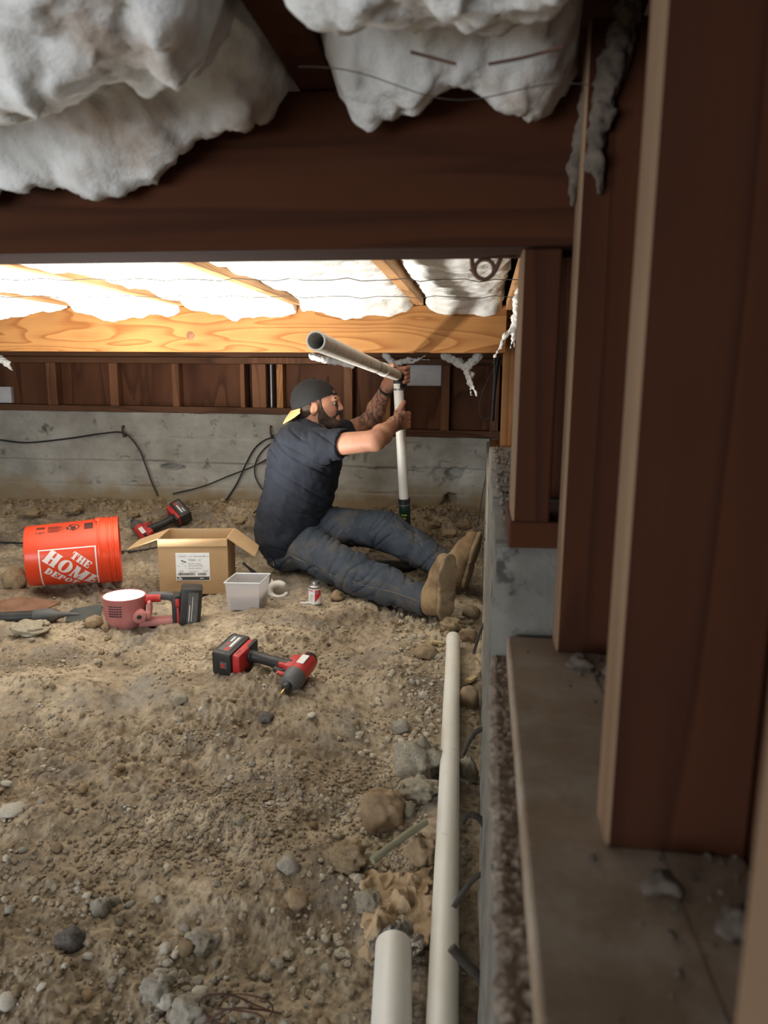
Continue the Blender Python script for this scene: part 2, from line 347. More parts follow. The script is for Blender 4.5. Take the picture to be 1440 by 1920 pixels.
def stained_concrete():
    m = pmat('stained_concrete', (.30, .285, .245), (.47, .455, .405), scale=4.5, rough=.9, bump=.45, bscale=40, detail=8, spots=(.13, .12, .10), sscale=11, samt=(.60, .72))
    nt = m.node_tree; B = nt.nodes['Principled BSDF']; src = B.inputs['Base Color'].links[0].from_socket
    tc = _n(nt, 'ShaderNodeTexCoord'); sp = _n(nt, 'ShaderNodeSeparateXYZ'); nt.links.new(tc.outputs['Object'], sp.inputs[0])
    no = _n(nt, 'ShaderNodeTexNoise', Scale=5, Detail=5); nt.links.new(tc.outputs['Object'], no.inputs['Vector'])
    ma = _n(nt, 'ShaderNodeMath', operation='MULTIPLY_ADD'); nt.links.new(no.outputs['Fac'], ma.inputs[0]); ma.inputs[1].default_value = -.32; nt.links.new(sp.outputs['Z'], ma.inputs[2])
    r = _n(nt, 'ShaderNodeMapRange'); r.inputs['From Min'].default_value = .15; r.inputs['From Max'].default_value = .02; nt.links.new(ma.outputs[0], r.inputs['Value'])
    mx = _n(nt, 'ShaderNodeMix', data_type='RGBA'); nt.links.new(r.outputs[0], mx.inputs['Factor']); nt.links.new(src, mx.inputs['A']); mx.inputs['B'].default_value = (.31, .235, .14, 1)   # soil splash dried on the wall
    nt.links.new(mx.outputs['Result'], B.inputs['Base Color']); return m
M['backwall'] = stained_concrete()
wall_back = structure(ob('wall_back', back_wall(), M['backwall']))
# the cripple wall standing on it: plates, studs, sheathing panels
lumber('sill_plate', (-5.2, 4.405, .712), (XS, 4.50, .75), M['brown_x'], wall_back)
lumber('sill_plate', (XS, 4.405, .592), (.20, 4.50, .632), M['brown_x'], wall_back)
lumber('top_plate', (-5.2, 4.405, 1.012), (.20, 4.50, 1.05), M['brown_x'], wall_back)
lumber('top_plate', (-5.2, 4.41, 1.052), (.20, 4.51, 1.09), M['brown_x'], wall_back)
lumber('cross_cleat', (-1.42, 4.395, 1.016), (-.93, 4.404, 1.05), M['brown_stud'], wall_back)
edges = []
for x0, x1, m in ((-4.85, -4.79, 'brown_stud'), (-4.0, -3.94, 'brown_stud'), (-3.3, -3.24, 'brown_stud'), (-2.745, -2.68, 'brown_stud'), (-2.325, -2.27, 'brown_stud'), (-1.915, -1.87, 'brown_stud'), (-1.48, -1.452, 'brown_stud'), (-1.405, -1.318, 'brown_stud'), (-1.252, -1.212, 'fir_z'), (-.84, -.785, 'brown_stud'), (-.60, -.555, 'fir_z'), (-.253, -.205, 'brown_stud'), (.045, .085, 'brown_stud')):
    zb = .75 if x0 < XS else .632
    lumber('stud', (x0, 4.41, zb), (x1, 4.50, 1.012), M[m], wall_back); edges.append((x0, x1))
for k in range(len(edges)-1):             # sheathing, open in two narrow slots
    a, b = edges[k][1]-.02, edges[k+1][0]+.02
    if k in (6, 7): continue
    zb = .75 if a < XS else .632
    lumber('sheathing_panel', (a, 4.475, zb), (b, 4.495, 1.012), M['brown_z'], wall_back)
lumber('sheathing_panel', (-5.2, 4.52, .50), (.26, 4.54, 1.474), M['rust'], wall_back)
# pale painted board let into the back wall, and a grey conduit in the slot
p0, p1 = at(762, 684, 4.40), at(826, 724, 4.40)
M['whiteboard'] = pmat('white_painted_board', (.62, .62, .64), (.75, .75, .76), scale=6, rough=.6, spots=(.35, .33, .31), sscale=60, samt=(.62, .68))
tag(ob('painted_board', MB().box((p0[0], 4.455, p1[2]), (p1[0], 4.474, p0[2]), .002).mesh(), M['whiteboard'], origin=(p0[0], 4.455, p1[2])), 'white painted board fixed between two studs of the back wall', 'board')
p0, p1 = at(-40, 725, 4.40), at(14, 756, 4.40)
tag(ob('painted_board', MB().box((p0[0], 4.445, p1[2]), (p1[0], 4.474, p0[2]), .002).mesh(), M['whiteboard'], origin=(p0[0], 4.445, p1[2])), 'grey block on the back wall at the far left edge', 'board')
cx = at(508, 720, 4.44)[0]
tag(ob('conduit', MB().tube([(cx, 4.45, .752), (cx, 4.45, 1.01)], .010, 10).mesh(smooth=True), M['steel'], origin=(cx, 4.45, .752)), 'thin grey conduit standing in the narrow wall slot', 'conduit')

# ---- right wall: stepped concrete footing, plates and studs
def rough_block(lo, hi, step=.02, amp=.004):
    bm = bmesh.new(); bmesh.ops.create_cube(bm, size=1)
    n = [max(1, int(round((hi[i]-lo[i])/step))) for i in range(3)]
    bm.free(); V = []; F = []; idx = {}
    def vid(p):
        k = tuple(np.round(p, 5))
        if k not in idx:
            idx[k] = len(V); q = np.array(p); a = amp
            d = np.array([mnoise.fractal(Vector(q*7+o), .8, 2.0, 4) for o in (0, 11.3, 23.7)]); V.append(q+d*a)
        return idx[k]
    for ax in range(3):
        b, c = [i for i in range(3) if i != ax]
        for side in (0, 1):
            if ax == 2 and side == 0: continue
            for i in range(n[b]):
                for j in range(n[c]):
                    q = []
                    for (ii, jj) in ((i, j), (i+1, j), (i+1, j+1), (i, j+1)):
                        p = [0, 0, 0]; p[ax] = hi[ax] if side else lo[ax]; p[b] = lo[b]+(hi[b]-lo[b])*ii/n[b]; p[c] = lo[c]+(hi[c]-lo[c])*jj/n[c]; q.append(vid(p))
                    if (side == 1) == (ax == 1): q = q[::-1]
                    F.append(q)
    return mesh_np('block', np.array(V), np.array(F))
wall_right = structure(ob('wall_right', rough_block((.020, -1.2, -.25), (.24, .865, .615), .028), M['concrete_dark']))
ob('footing_step', rough_block((.020, .866, -.25), (.24, 2.12, .756), .024), M['concrete_dark'], wall_right)
ob('footing_step', rough_block((.020, 2.121, -.25), (.24, 4.40, .572), .03), M['concrete2'], wall_right)
lumber('sill_plate', (.036, -1.2, .617), (.178, .855, .653), M['dusty_plate'], wall_right)
lumber('sill_plate', (.034, .868, .757), (.178, 1.02, .790), M['old_x'], wall_right)
lumber('sill_plate', (.036, 3.70, .573), (.178, 4.40, .588), M['fir_y'], wall_right)
def edged(o):                             # room-side edge takes the lighter wood that stands in for light on it
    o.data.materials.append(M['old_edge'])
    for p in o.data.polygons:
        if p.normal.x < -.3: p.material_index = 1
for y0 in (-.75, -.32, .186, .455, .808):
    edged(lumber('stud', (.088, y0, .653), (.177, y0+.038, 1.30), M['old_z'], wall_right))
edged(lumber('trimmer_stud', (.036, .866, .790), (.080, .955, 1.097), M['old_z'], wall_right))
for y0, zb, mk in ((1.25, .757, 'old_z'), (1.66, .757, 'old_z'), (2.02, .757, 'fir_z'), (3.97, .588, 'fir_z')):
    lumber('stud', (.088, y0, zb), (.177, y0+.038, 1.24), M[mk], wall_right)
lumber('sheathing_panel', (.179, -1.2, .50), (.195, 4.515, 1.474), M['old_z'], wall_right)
lumber('top_plate', (.080, .96, 1.241), (.178, 4.40, 1.279), M['fir_y'], wall_right)

# ================================================================== girders, joists, subfloor
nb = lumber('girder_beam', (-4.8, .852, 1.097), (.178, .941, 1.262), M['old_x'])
tag(nb, 'dark reddish-brown girder beam crossing the foreground under the sagging insulation', 'beam')
fb = lumber('girder_beam', (-4.8, 3.40, 1.055), (.086, 3.49, 1.262), M['fir'])
tag(fb, 'brightly lit orange fir girder beam with a knot, beyond the seated man', 'beam')
kx = at(357, 630, 3.4)
ob('knot', MB().lathe([(.0, 0), (.021, 0), (.018, .0015), (.010, .0012), (.007, .0022), (.0, .002)], 20, Matrix.Translation((kx[0]-fb.location[0], 3.3995-fb.location[1], kx[2]-fb.location[2])) @ Matrix.Rotation(math.pi/2, 4, 'X')).mesh(smooth=True), pmat('knot_wood', (.20, .08, .03), (.33, .15, .06), scale=90, rough=.6), fb)
ceiling = structure(ob('ceiling', MB().box((-5.2, -3, 1.475), (.3, 4.6, 1.50)).mesh(), M['subfloor']))
for i, (x, y0, y1, wd) in enumerate(((-.302, .95, 4.4, 'joist between the hanging scraps and the ring hanger'), (-.852, .95, 4.4, 'joist above the cap of the seated man'), (-1.405, .95, 4.4, 'joist above the red work light'), (-1.955, .95, 4.4, 'joist above the orange bucket'), (-2.6, .95, 4.4, 'leftmost joist of the lit bay'))):
    tag(lumber('floor_joist', (x-.019, y0, 1.263), (x+.019, y1, 1.474), M['fir_y']), 'lit fir floor '+wd, 'joist', 'floor joists over the lit bay')
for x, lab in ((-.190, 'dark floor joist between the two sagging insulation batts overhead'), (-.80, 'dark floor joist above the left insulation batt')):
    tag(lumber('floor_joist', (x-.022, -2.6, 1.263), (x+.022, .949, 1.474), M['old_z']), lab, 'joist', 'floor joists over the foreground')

# ================================================================== insulation
def batt(name, x0, x1, y0, y1, zf, m, label, res=.008, fluff=.012, cell=7., ragged=.03, thick=.10, group=None, seed=0):
    """a soft batt: puffed underside zf(X, Y), ragged rim, rounded into its top"""
    nx, ny = max(8, int((x1-x0)/res)), max(8, int((y1-y0)/res))
    s, t = np.meshgrid(np.linspace(0, 1, nx), np.linspace(0, 1, ny))
    xe0 = ragged*fbm(t*(y1-y0)*9+seed, t*0+seed*3.1, 3); xe1 = ragged*fbm(t*(y1-y0)*9+40+seed, t*0+seed, 3)
    ye0 = ragged*fbm(s*(x1-x0)*9+70+seed, s*0+seed, 4); ye1 = ragged*fbm(s*(x1-x0)*9+90+seed, s*0+2*seed, 4)
    X = (x0+xe0)*(1-s)+(x1+xe1)*s; Y = (y0+ye0)*(1-t)+(y1+ye1)*t
    Z = zf(X, Y)
    Z = Z-fluff*billow(X*cell+seed*5, Y*cell, 4, .55)-.36*fluff*fbm(X*cell*4, Y*cell*4+seed, 3)+.09*fluff*billow(X*cell*9, Y*cell*9+seed, 3, .6)
    e = np.minimum(np.minimum(s*(x1-x0), (1-s)*(x1-x0)), np.minimum(t*(y1-y0), (1-t)*(y1-y0)))
    rnd = np.clip(1-e/.045, 0, 1)**2; Z = Z+rnd*thick*.65
    X = X+.35*fluff*fbm(X*30, Z*60+Y*30, 2); Y = Y+.35*fluff*fbm(Y*30+7, Z*60+X*30, 2)
    V = np.stack([X, Y, Z], -1).reshape(-1, 3); i = np.arange(nx*ny).reshape(ny, nx)
    F = np.stack([i[:-1, :-1], i[1:, :-1], i[1:, 1:], i[:-1, 1:]], -1).reshape(-1, 4)
    ztop = float(Z.max())+.02; T = V.copy(); T[:, 2] = np.maximum(T[:, 2]+.01, ztop); n0 = len(V)
    step = 1
    ring = np.concatenate([i[0, :], i[1:, -1], i[-1, -2::-1], i[-2:0:-1, 0]]); rt = np.arange(len(ring))+n0
    V2 = V[ring].copy(); V2[:, 2] = ztop
    nr = len(ring); Fr = np.stack([ring, rt, np.roll(rt, -1), np.roll(ring, -1)], -1)
    V = np.concatenate([V, V2]); F = np.concatenate([F, Fr[:, ::-1]])
    o = ob(name, mesh_np(name, V, F), m, origin=((x0+x1)/2, (y0+y1)/2, ztop))
    return tag(o, label, 'insulation', group)
# foreground, just above the camera
def zleft(X, Y):
    z = 1.260+0*X
    z = z-.075*np.exp(-((Y-.62)/.10)**2)*(.72+.28*sstep(-.15, -.45, X))               # first bulge, nearest
    z = z-.085*np.exp(-((Y-.84)/.075)**2)*sstep(-.17, -.50, X)-.042*np.exp(-((Y-.84)/.06)**2)
    z = z+.035*np.exp(-((Y-.735)/.030)**2)
    return z-.03*gauss(X, Y, -.5, .2, .4, .3)
batt('insulation_batt', -.770, -.215, -1.6, .848, zleft, M['insul_near'], 'grey-white stained insulation batt sagging at the upper left over the dark beam', .0048, .015, 6., .02, seed=1)
def zright(X, Y):
    z = 1.272+0*X
    z = z-.060*np.exp(-((Y-.59)/.075)**2)*(1-.2*sstep(-.10, .02, X))-.022*gauss(X, Y, .0, .66, .09, .04)
    z = z-.064*np.exp(-((Y-.82)/.08)**2)*(1-.85*gauss(X, Y, -.035, .85, .04, .08))
    return z+.02*np.exp(-((Y-.715)/.04)**2)
batt('insulation_batt', -.168, .082, -1.6, .850, zright, M['insul_near'], 'grey-white insulation batt sagging overhead between the dark joist and right wall', .0045, .013, 7., .012, seed=2)
batt('insulation_batt', -2.2, -.832, -1.6, .848, lambda X, Y: 1.24-.05*np.exp(-((Y-.8)/.1)**2), M['insul_near'], 'grey insulation batt outside the left edge of the view', .02, .015, 6., .03, seed=3)
# lit bays beyond the dark beam
def zfar(xa, xb):
    xc, hw = (xa+xb)/2, (xb-xa)/2
    return lambda X, Y: 1.284-.026*np.clip(1-((X-xc)/hw)**2, 0, 1)-(.056+.022*fbm(X*5, X*0+3, 3))*np.exp(-((Y-3.40)/.10)**2)
for k, (xa, xb, lab) in enumerate(((-.268, .062, 'white insulation batt in the lit bay beside the right wall'), (-.835, -.322, 'white insulation batt above the raised pipe'), (-1.386, -.871, 'white insulation batt overhead between bucket and seated man'), (-1.936, -1.424, 'brightest white insulation batt above the work light'), (-2.58, -1.974, 'white insulation batt at the left edge of the lit bay'), (-3.6, -2.62, 'white insulation batt left of the lit bay, out of view'))):
    batt('insulation_batt', xa, xb, 1.0, 3.396, zfar(xa, xb), M['insul'], lab, .010, .014, 2.8, .013, .03, seed=10+k)
    batt('insulation_batt', xa, xb, 3.50, 4.38, lambda X, Y: 1.20+0*X, M['insul'], lab.replace('white', 'dim white', 1).replace('brightest dim', 'dim').replace('batt', 'batt behind the lit beam,', 1) if False else 'dim insulation batt behind the lit beam, '+('nearest the right wall', 'second from the right wall', 'third from the right wall', 'fourth from the right wall', 'fifth from the right wall', 'farthest left')[k], .03, .02, 4, .01, seed=20+k)
# thin support wires strung below the lit batts
for k, (py, Y) in enumerate(((524, 2.25), (556, 2.85))):
    a, b = at(-30, py, Y), at(985, py+1, Y); pts = []
    for j in range(40):
        u = j/39; p = a*(1-u)+b*u; pts.append((p[0], p[1]+.004*math.sin(j*.9+k), p[2]+.0035*math.sin(j*1.7+k)+.002*math.sin(j*3.1)))
    tag(ob('support_wire', MB().tube(pts, .0013, 5).mesh(smooth=True), M['wire'], origin=tuple(pts[0])), ('thin dark support wire strung under the insulation nearer the dark beam', 'thin dark support wire strung under the insulation nearer the lit beam')[k], 'wire', 'insulation support wires')
a, b = at(560, 125, .70), at(1110, 165, .74)
pts = [a*(1-u)+b*u+np.array([0, 0, .006*math.sin(u*9)-.012*math.sin(u*math.pi)]) for u in np.linspace(0, 1, 26)]
tag(ob('support_wire', MB().tube(pts, .0005, 5).mesh(smooth=True), M['wire'], origin=tuple(pts[0])), 'thin bowed wire below the foreground insulation batts', 'wire')
for k, (q, lab) in enumerate((([(770, 97), (800, 105), (855, 120)], 'short dark twig poking from the upper insulation, left one'), ([(915, 120), (980, 108), (1055, 88)], 'longer dark twig poking from the upper insulation, right one'))):
    pts = spline([at(x, y, .655) for x, y in q], 6)
    tag(ob('twig', MB().tube(pts, .0014, 5).mesh(smooth=True), M['rust'], origin=tuple(pts[0])), lab, 'twig')

# ================================================================== signed-distance modelling (for soft shapes)
class SDF:
    def __init__(s, lo, hi, h):
        s.lo = np.array(lo, float); s.h = h; s.n = np.ceil((np.array(hi)-s.lo)/h).astype(int)+1
        s.F = np.full(s.n, .08, np.float32)
    def _blk(s, lo, hi):
        a = np.clip(np.floor((np.array(lo)-s.lo)/s.h).astype(int), 0, s.n-1); b = np.clip(np.ceil((np.array(hi)-s.lo)/s.h).astype(int)+1, 1, s.n)
        g = [s.lo[i]+s.h*np.arange(a[i], b[i]) for i in range(3)]
        P = np.meshgrid(*g, indexing='ij'); return tuple(slice(a[i], b[i]) for i in range(3)), P
    def _put(s, sl, d, k, op):
        A = s.F[sl]; d = d.astype(np.float32)
        if op == 'sub': d = -d
        if k <= 0: s.F[sl] = np.minimum(A, d) if op == 'add' else np.maximum(A, d); return
        h = np.maximum(k-np.abs(A-d), 0)/k
        s.F[sl] = np.minimum(A, d)-h*h*k*.25 if op == 'add' else np.maximum(A, d)+h*h*k*.25
    def cone(s, a, b, ra, rb, k=.02, op='add', sq=None):
        a, b = np.array(a, float), np.array(b, float); R = max(ra, rb)+k+3*s.h
        if sq is not None: R *= max(1, max(1/q for q in sq))
        sl, P = s._blk(np.minimum(a, b)-R, np.maximum(a, b)+R); d = b-a; L = max(d@d, 1e-12)
        t = np.clip(((P[0]-a[0])*d[0]+(P[1]-a[1])*d[1]+(P[2]-a[2])*d[2])/L, 0, 1)
        q = [P[i]-(a[i]+d[i]*t) for i in range(3)]
        if sq is not None: q = [q[i]*sq[i] for i in range(3)]
        s._put(sl, np.sqrt(q[0]**2+q[1]**2+q[2]**2)-(ra+(rb-ra)*t), k, op); return s
    def chain(s, pts, rs, k=.01, op='add'):
        for i in range(len(pts)-1): s.cone(pts[i], pts[i+1], rs[i], rs[i+1], k, op)
        return s
    def ell(s, c, r, k=.02, op='add', rot=None):
        c = np.array(c, float); r = np.array(r, float); R = r.max()+k+3*s.h
        sl, P = s._blk(c-R, c+R); q = [P[i]-c[i] for i in range(3)]
        if rot is not None:
            m = np.array(Euler(rot).to_matrix()).T; q = [m[i, 0]*q[0]+m[i, 1]*q[1]+m[i, 2]*q[2] for i in range(3)]
        k0 = np.sqrt((q[0]/r[0])**2+(q[1]/r[1])**2+(q[2]/r[2])**2); k1 = np.sqrt((q[0]/r[0]**2)**2+(q[1]/r[1]**2)**2+(q[2]/r[2]**2)**2)
        s._put(sl, k0*(k0-1)/np.maximum(k1, 1e-6), k, op); return s
    def half(s, p, n, k=0.0, lo=None, hi=None):      # keep the side n points away from (cut what lies ahead of n)
        n = np.array(n, float); n /= np.linalg.norm(n)
        sl, P = s._blk(lo if lo is not None else s.lo, hi if hi is not None else s.lo+s.h*s.n)
        d = (P[0]-p[0])*n[0]+(P[1]-p[1])*n[1]+(P[2]-p[2])*n[2]; s._put(sl, -d, k, 'sub'); return s
    def mesh(s, name='m', disp=None, relax=1):
        F = s.F; S = F < 0; n = np.array(F.shape)
        c = [S[i:n[0]-1+i, j:n[1]-1+j, k:n[2]-1+k] for i in (0, 1) for j in (0, 1) for k in (0, 1)]
        cnt = np.zeros(n-1, np.int8)
        for q in c: cnt += q
        act = (cnt > 0) & (cnt < 8); I = np.argwhere(act); idx = np.full(n-1, -1, np.int32); idx[act] = np.arange(len(I))
        cor = np.array([(i, j, k) for i in (0, 1) for j in (0, 1) for k in (0, 1)]); val = np.stack([F[I[:, 0]+a, I[:, 1]+b, I[:, 2]+d] for a, b, d in cor], 1)
        acc = np.zeros((len(I), 3)); wt = np.zeros(len(I))
        for e0 in range(8):
            for e1 in range(e0+1, 8):
                if np.abs(cor[e0]-cor[e1]).sum() != 1: continue
                v0, v1 = val[:, e0], val[:, e1]; m = (v0 < 0) != (v1 < 0); t = np.where(m, v0/np.where(m, v0-v1, 1), 0)
                acc += m[:, None]*(cor[e0]+t[:, None]*(cor[e1]-cor[e0])); wt += m
        V = s.lo+s.h*(I+acc/wt[:, None]); Q = []
        for ax in range(3):
            b, c_ = [(1, 2), (2, 0), (0, 1)][ax]
            s0 = [slice(None)]*3; s1 = [slice(None)]*3; s0[ax] = slice(0, -1); s1[ax] = slice(1, None)
            A, Bm = S[tuple(s0)], S[tuple(s1)]; E = np.argwhere(A != Bm)
            ok = (E[:, b] > 0) & (E[:, c_] > 0) & (E[:, b] < n[b]-1) & (E[:, c_] < n[c_]-1); E = E[ok]
            def cell(db, dc): q = E.copy(); q[:, b] += db; q[:, c_] += dc; return idx[q[:, 0], q[:, 1], q[:, 2]]
            q = np.stack([cell(-1, -1), cell(0, -1), cell(0, 0), cell(-1, 0)], 1)
            fl = ~A[E[:, 0], E[:, 1], E[:, 2]]; q[fl] = q[fl][:, ::-1]; Q.append(q)
        Q = np.concatenate(Q)
        for _ in range(relax):           # one gentle smoothing pass
            a = np.zeros_like(V); w_ = np.zeros(len(V))
            for i in range(4):
                np.add.at(a, Q[:, i], V[Q[:, (i+1) % 4]]); np.add.at(a, Q[:, i], V[Q[:, (i+3) % 4]]); np.add.at(w_, Q[:, i], 2)
            V = V*.5+.5*a/np.maximum(w_, 1)[:, None]
        me = mesh_np(name, V, Q)
        if disp is not None:
            N = np.empty(len(V)*3, np.float32); me.vertices.foreach_get('normal', N); N = N.reshape(-1, 3)
            d = np.array([disp(Vector(v)) for v in V]); V = V+N*d[:, None]
            me.vertices.foreach_set('co', V.astype(np.float32).ravel()); me.update()
        return me

# ================================================================== the seated man
A_ = lambda *q: np.array(at(*q))
J = dict(pel=A_(535, 1000, 3.42), rhip=A_(548, 1015, 3.35), lhip=A_(590, 985, 3.46), rknee=A_(668, 1077, 3.08), rank=A_(806, 1129, 2.85),
         lknee=A_(722, 994, 3.34), lank=A_(850, 1070, 3.17), rsh=A_(602, 836, 3.23), rel=A_(703, 826, 3.10), rwr=A_(738, 796, 3.345),
         lsh=A_(628, 822, 3.56), lel=A_(694, 789, 3.72), lwr=A_(727, 724, 3.55))
GRIP = A_(752, 787, 3.452); ELB = A_(747, 706, 3.435)          # where the two hands hold the pipework
base = (-.93, 3.42, g1(-.93, 3.42))
man = empty('person', base)
tag(man, 'man in navy t-shirt, jeans and backwards black cap sitting and gripping the white pipe', 'person')
HX, HY = -.770, 3.40                                           # head reference
def unit(v): v = np.array(v, float); return v/np.linalg.norm(v)
def skin_body():
    b = SDF((-1.13, 2.62, -.02), (.02, 3.80, 1.02), .0036)
    # trunk and legs (mostly inside the clothes)
    b.ell((-.92, 3.41, .20), (.11, .15, .13), .05).ell((-.86, 3.41, .42), (.12, .15, .2), .08).ell((-.81, 3.40, .60), (.11, .16, .13), .08)
    b.cone(J['rhip'], J['rknee'], .065, .05, .03).cone(J['rknee'], J['rank'], .048, .036, .02)
    b.cone(J['lhip'], J['lknee'], .065, .05, .03).cone(J['lknee'], J['lank'], .048, .036, .02)
    b.cone(J['rank'], J['rank']+unit(J['rank']-J['rknee'])*.04, .034, .034, .02).cone(J['lank'], J['lank']+unit(J['lank']-J['lknee'])*.03, .034, .034, .02)
    # shoulders and arms
    for s_, sh, el, wr in ((-1, 'rsh', 'rel', 'rwr'), (1, 'lsh', 'lel', 'lwr')):
        S, E, W = J[sh], J[el], J[wr]
        b.cone((-.80, 3.40, .66), S, .06, .055, .04); b.cone(S, E, .054, .043, .02)
        m = E+(W-E)*.35; b.cone(E, m, .041, .044, .02); b.cone(m, W, .044, .029, .02); b.ell(E+(E-S)*.02, (.034, .034, .034), .015)
    # neck and head
    b.cone((-.805, 3.40, .66), (-.775, 3.40, .775), .062, .056, .03)
    b.ell((HX-.012, HY, .838), (.098, .077, .090), .02).ell((HX+.040, HY, .795), (.062, .060, .085), .03)
    b.cone((HX+.004, HY-.030, .765), (HX+.080, HY-.010, .735), .040, .027, .02).cone((HX+.004, HY+.030, .765), (HX+.080, HY+.010, .735), .040, .027, .02)
    b.ell((HX+.062, HY-.034, .790), (.026, .020, .020), .02).ell((HX+.062, HY+.034, .790), (.026, .020, .020), .02)      # cheekbones
    b.cone((HX+.088, HY-.030, .842), (HX+.088, HY+.030, .842), .013, .013, .014)                                         # brow
    b.cone((HX+.094, HY, .838), (HX+.112, HY, .800), .0085, .0115, .010); b.ell((HX+.104, HY-.011, .796), (.010, .007, .007), .006).ell((HX+.104, HY+.011, .796), (.010, .007, .007), .006)
    b.cone((HX+.094, HY-.014, .764), (HX+.094, HY+.014, .764), .0085, .0085, .008); b.cone((HX+.092, HY-.012, .752), (HX+.092, HY+.012, .752), .0085, .0085, .006)
    for s_ in (-1, 1): b.ell((HX+.098, HY+s_*.032, .824), (.012, .015, .010), .010, 'sub')
    for s_ in (-1, 1):                                                                                                    # ears
        b.ell((HX+.002, HY+s_*.080, .800), (.018, .009, .031), .008, 'add', (0, .25, 0)); b.ell((HX+.007, HY+s_*.091, .802), (.009, .006, .017), .005, 'sub', (0, .25, 0))
    # near hand: back of the hand to the camera, fingers round the pipe, thumb up
    C, W = GRIP, J['rwr']
    def ring(a, r, dz): return C+np.array([r*math.cos(math.radians(a)), r*math.sin(math.radians(a)), dz])
    for dz, ln in ((.030, 0), (.010, 6), (-.010, 4), (-.029, -8)):
        K = ring(-72, .047, dz); b.cone(W+np.array([.0, 0, dz*.55]), K, .017, .0135, .012)
        b.chain([K, ring(-22, .040, dz*.98), ring(28, .0365, dz*.95), ring(72+ln, .0355, dz*.93)], [.0125, .0108, .0098, .0085], .004)
    b.cone(W, C+np.array([-.012, -.046, 0]), .030, .026, .02)
    b.chain([W+np.array([.012, 0, .012]), C+np.array([-.012, -.050, .034]), C+np.array([.006, -.040, .062]), C+np.array([.016, -.030, .084])], [.019, .0145, .0122, .0100], .008)
    # far hand: comes up behind the elbow fitting, fingers over its right side
    C, W = ELB, J['lwr']
    for dz, ln in ((.034, 0), (.014, 6), (-.006, 4), (-.025, -8)):
        K = ring(92, .056, dz); b.cone(W+np.array([.0, 0, dz*.5]), K, .017, .0135, .012)
        b.chain([K, ring(45, .050, dz+.004), ring(2, .045, dz+.006), ring(-38+ln, .0425, dz)], [.0125, .0110, .0100, .0088], .004)
    b.cone(W, C+np.array([-.014, .052, .01]), .029, .025, .02)
    b.chain([W+np.array([-.006, -.01, .012]), C+np.array([-.040, .036, .030]), C+np.array([-.040, .006, .044]), C+np.array([-.022, -.014, .052])], [.018, .0145, .0120, .0100], .008)
    return b.mesh('body')
def skin_material():
    m, nt, N, L, B = _mat('skin_with_forearm_tattoos'); B.inputs['Roughness'].default_value = .62; B.inputs['Subsurface Weight'].default_value = .12
    B.inputs['Subsurface Radius'].default_value = (.01, .004, .002); B.inputs['Subsurface Scale'].default_value = 1
    tc = _n(nt, 'ShaderNodeTexCoord'); no = _n(nt, 'ShaderNodeTexNoise', Scale=14, Detail=4); L.new(tc.outputs['Object'], no.inputs['Vector'])
    r = _n(nt, 'ShaderNodeValToRGB'); r.color_ramp.elements[0].position = .3; r.color_ramp.elements[1].position = .7
    r.color_ramp.elements[0].color = (.34, .155, .092, 1); r.color_ramp.elements[1].color = (.47, .235, .15, 1); L.new(no.outputs['Fac'], r.inputs['Fac'])
    # tattoo ink on forearms and hand backs: swirling bands, only beyond the elbows
    wv = _n(nt, 'ShaderNodeTexWave', Scale=11, Distortion=9, Detail=2); wv.inputs['Detail Scale'].default_value = 2.2; L.new(tc.outputs['Object'], wv.inputs['Vector'])
    rr = _n(nt, 'ShaderNodeValToRGB'); rr.color_ramp.elements[0].position = .55; rr.color_ramp.elements[1].position = .72; L.new(wv.outputs['Fac'], rr.inputs['Fac'])
    def near(p, rad):
        v = _n(nt, 'ShaderNodeVectorMath', operation='DISTANCE'); L.new(tc.outputs['Object'], v.inputs[0]); v.inputs[1].default_value = tuple(np.array(p)-np.array(base))
        q = _n(nt, 'ShaderNodeMapRange'); q.inputs['From Min'].default_value = rad; q.inputs['From Max'].default_value = rad*.75; L.new(v.outputs['Value'], q.inputs['Value']); return q.outputs[0]
    a = near(J['rwr']+np.array([.02, .01, 0]), .085); b_ = near((J['lel']+J['lwr'])/2, .17)
    mxm = _n(nt, 'ShaderNodeMath', operation='MAXIMUM'); L.new(a, mxm.inputs[0]); L.new(b_, mxm.inputs[1])
    mu = _n(nt, 'ShaderNodeMath', operation='MULTIPLY'); L.new(mxm.outputs[0], mu.inputs[0]); L.new(rr.outputs['Color'], mu.inputs[1])
    m8 = _n(nt, 'ShaderNodeMath', operation='MULTIPLY'); L.new(mu.outputs[0], m8.inputs[0]); m8.inputs[1].default_value = .72
    mx = _n(nt, 'ShaderNodeMix', data_type='RGBA'); L.new(m8.outputs[0], mx.inputs['Factor']); L.new(r.outputs['Color'], mx.inputs['A']); mx.inputs['B'].default_value = (.07, .065, .07, 1)
    L.new(mx.outputs['Result'], B.inputs['Base Color']); return m
child('body', skin_body(), skin_material(), man)

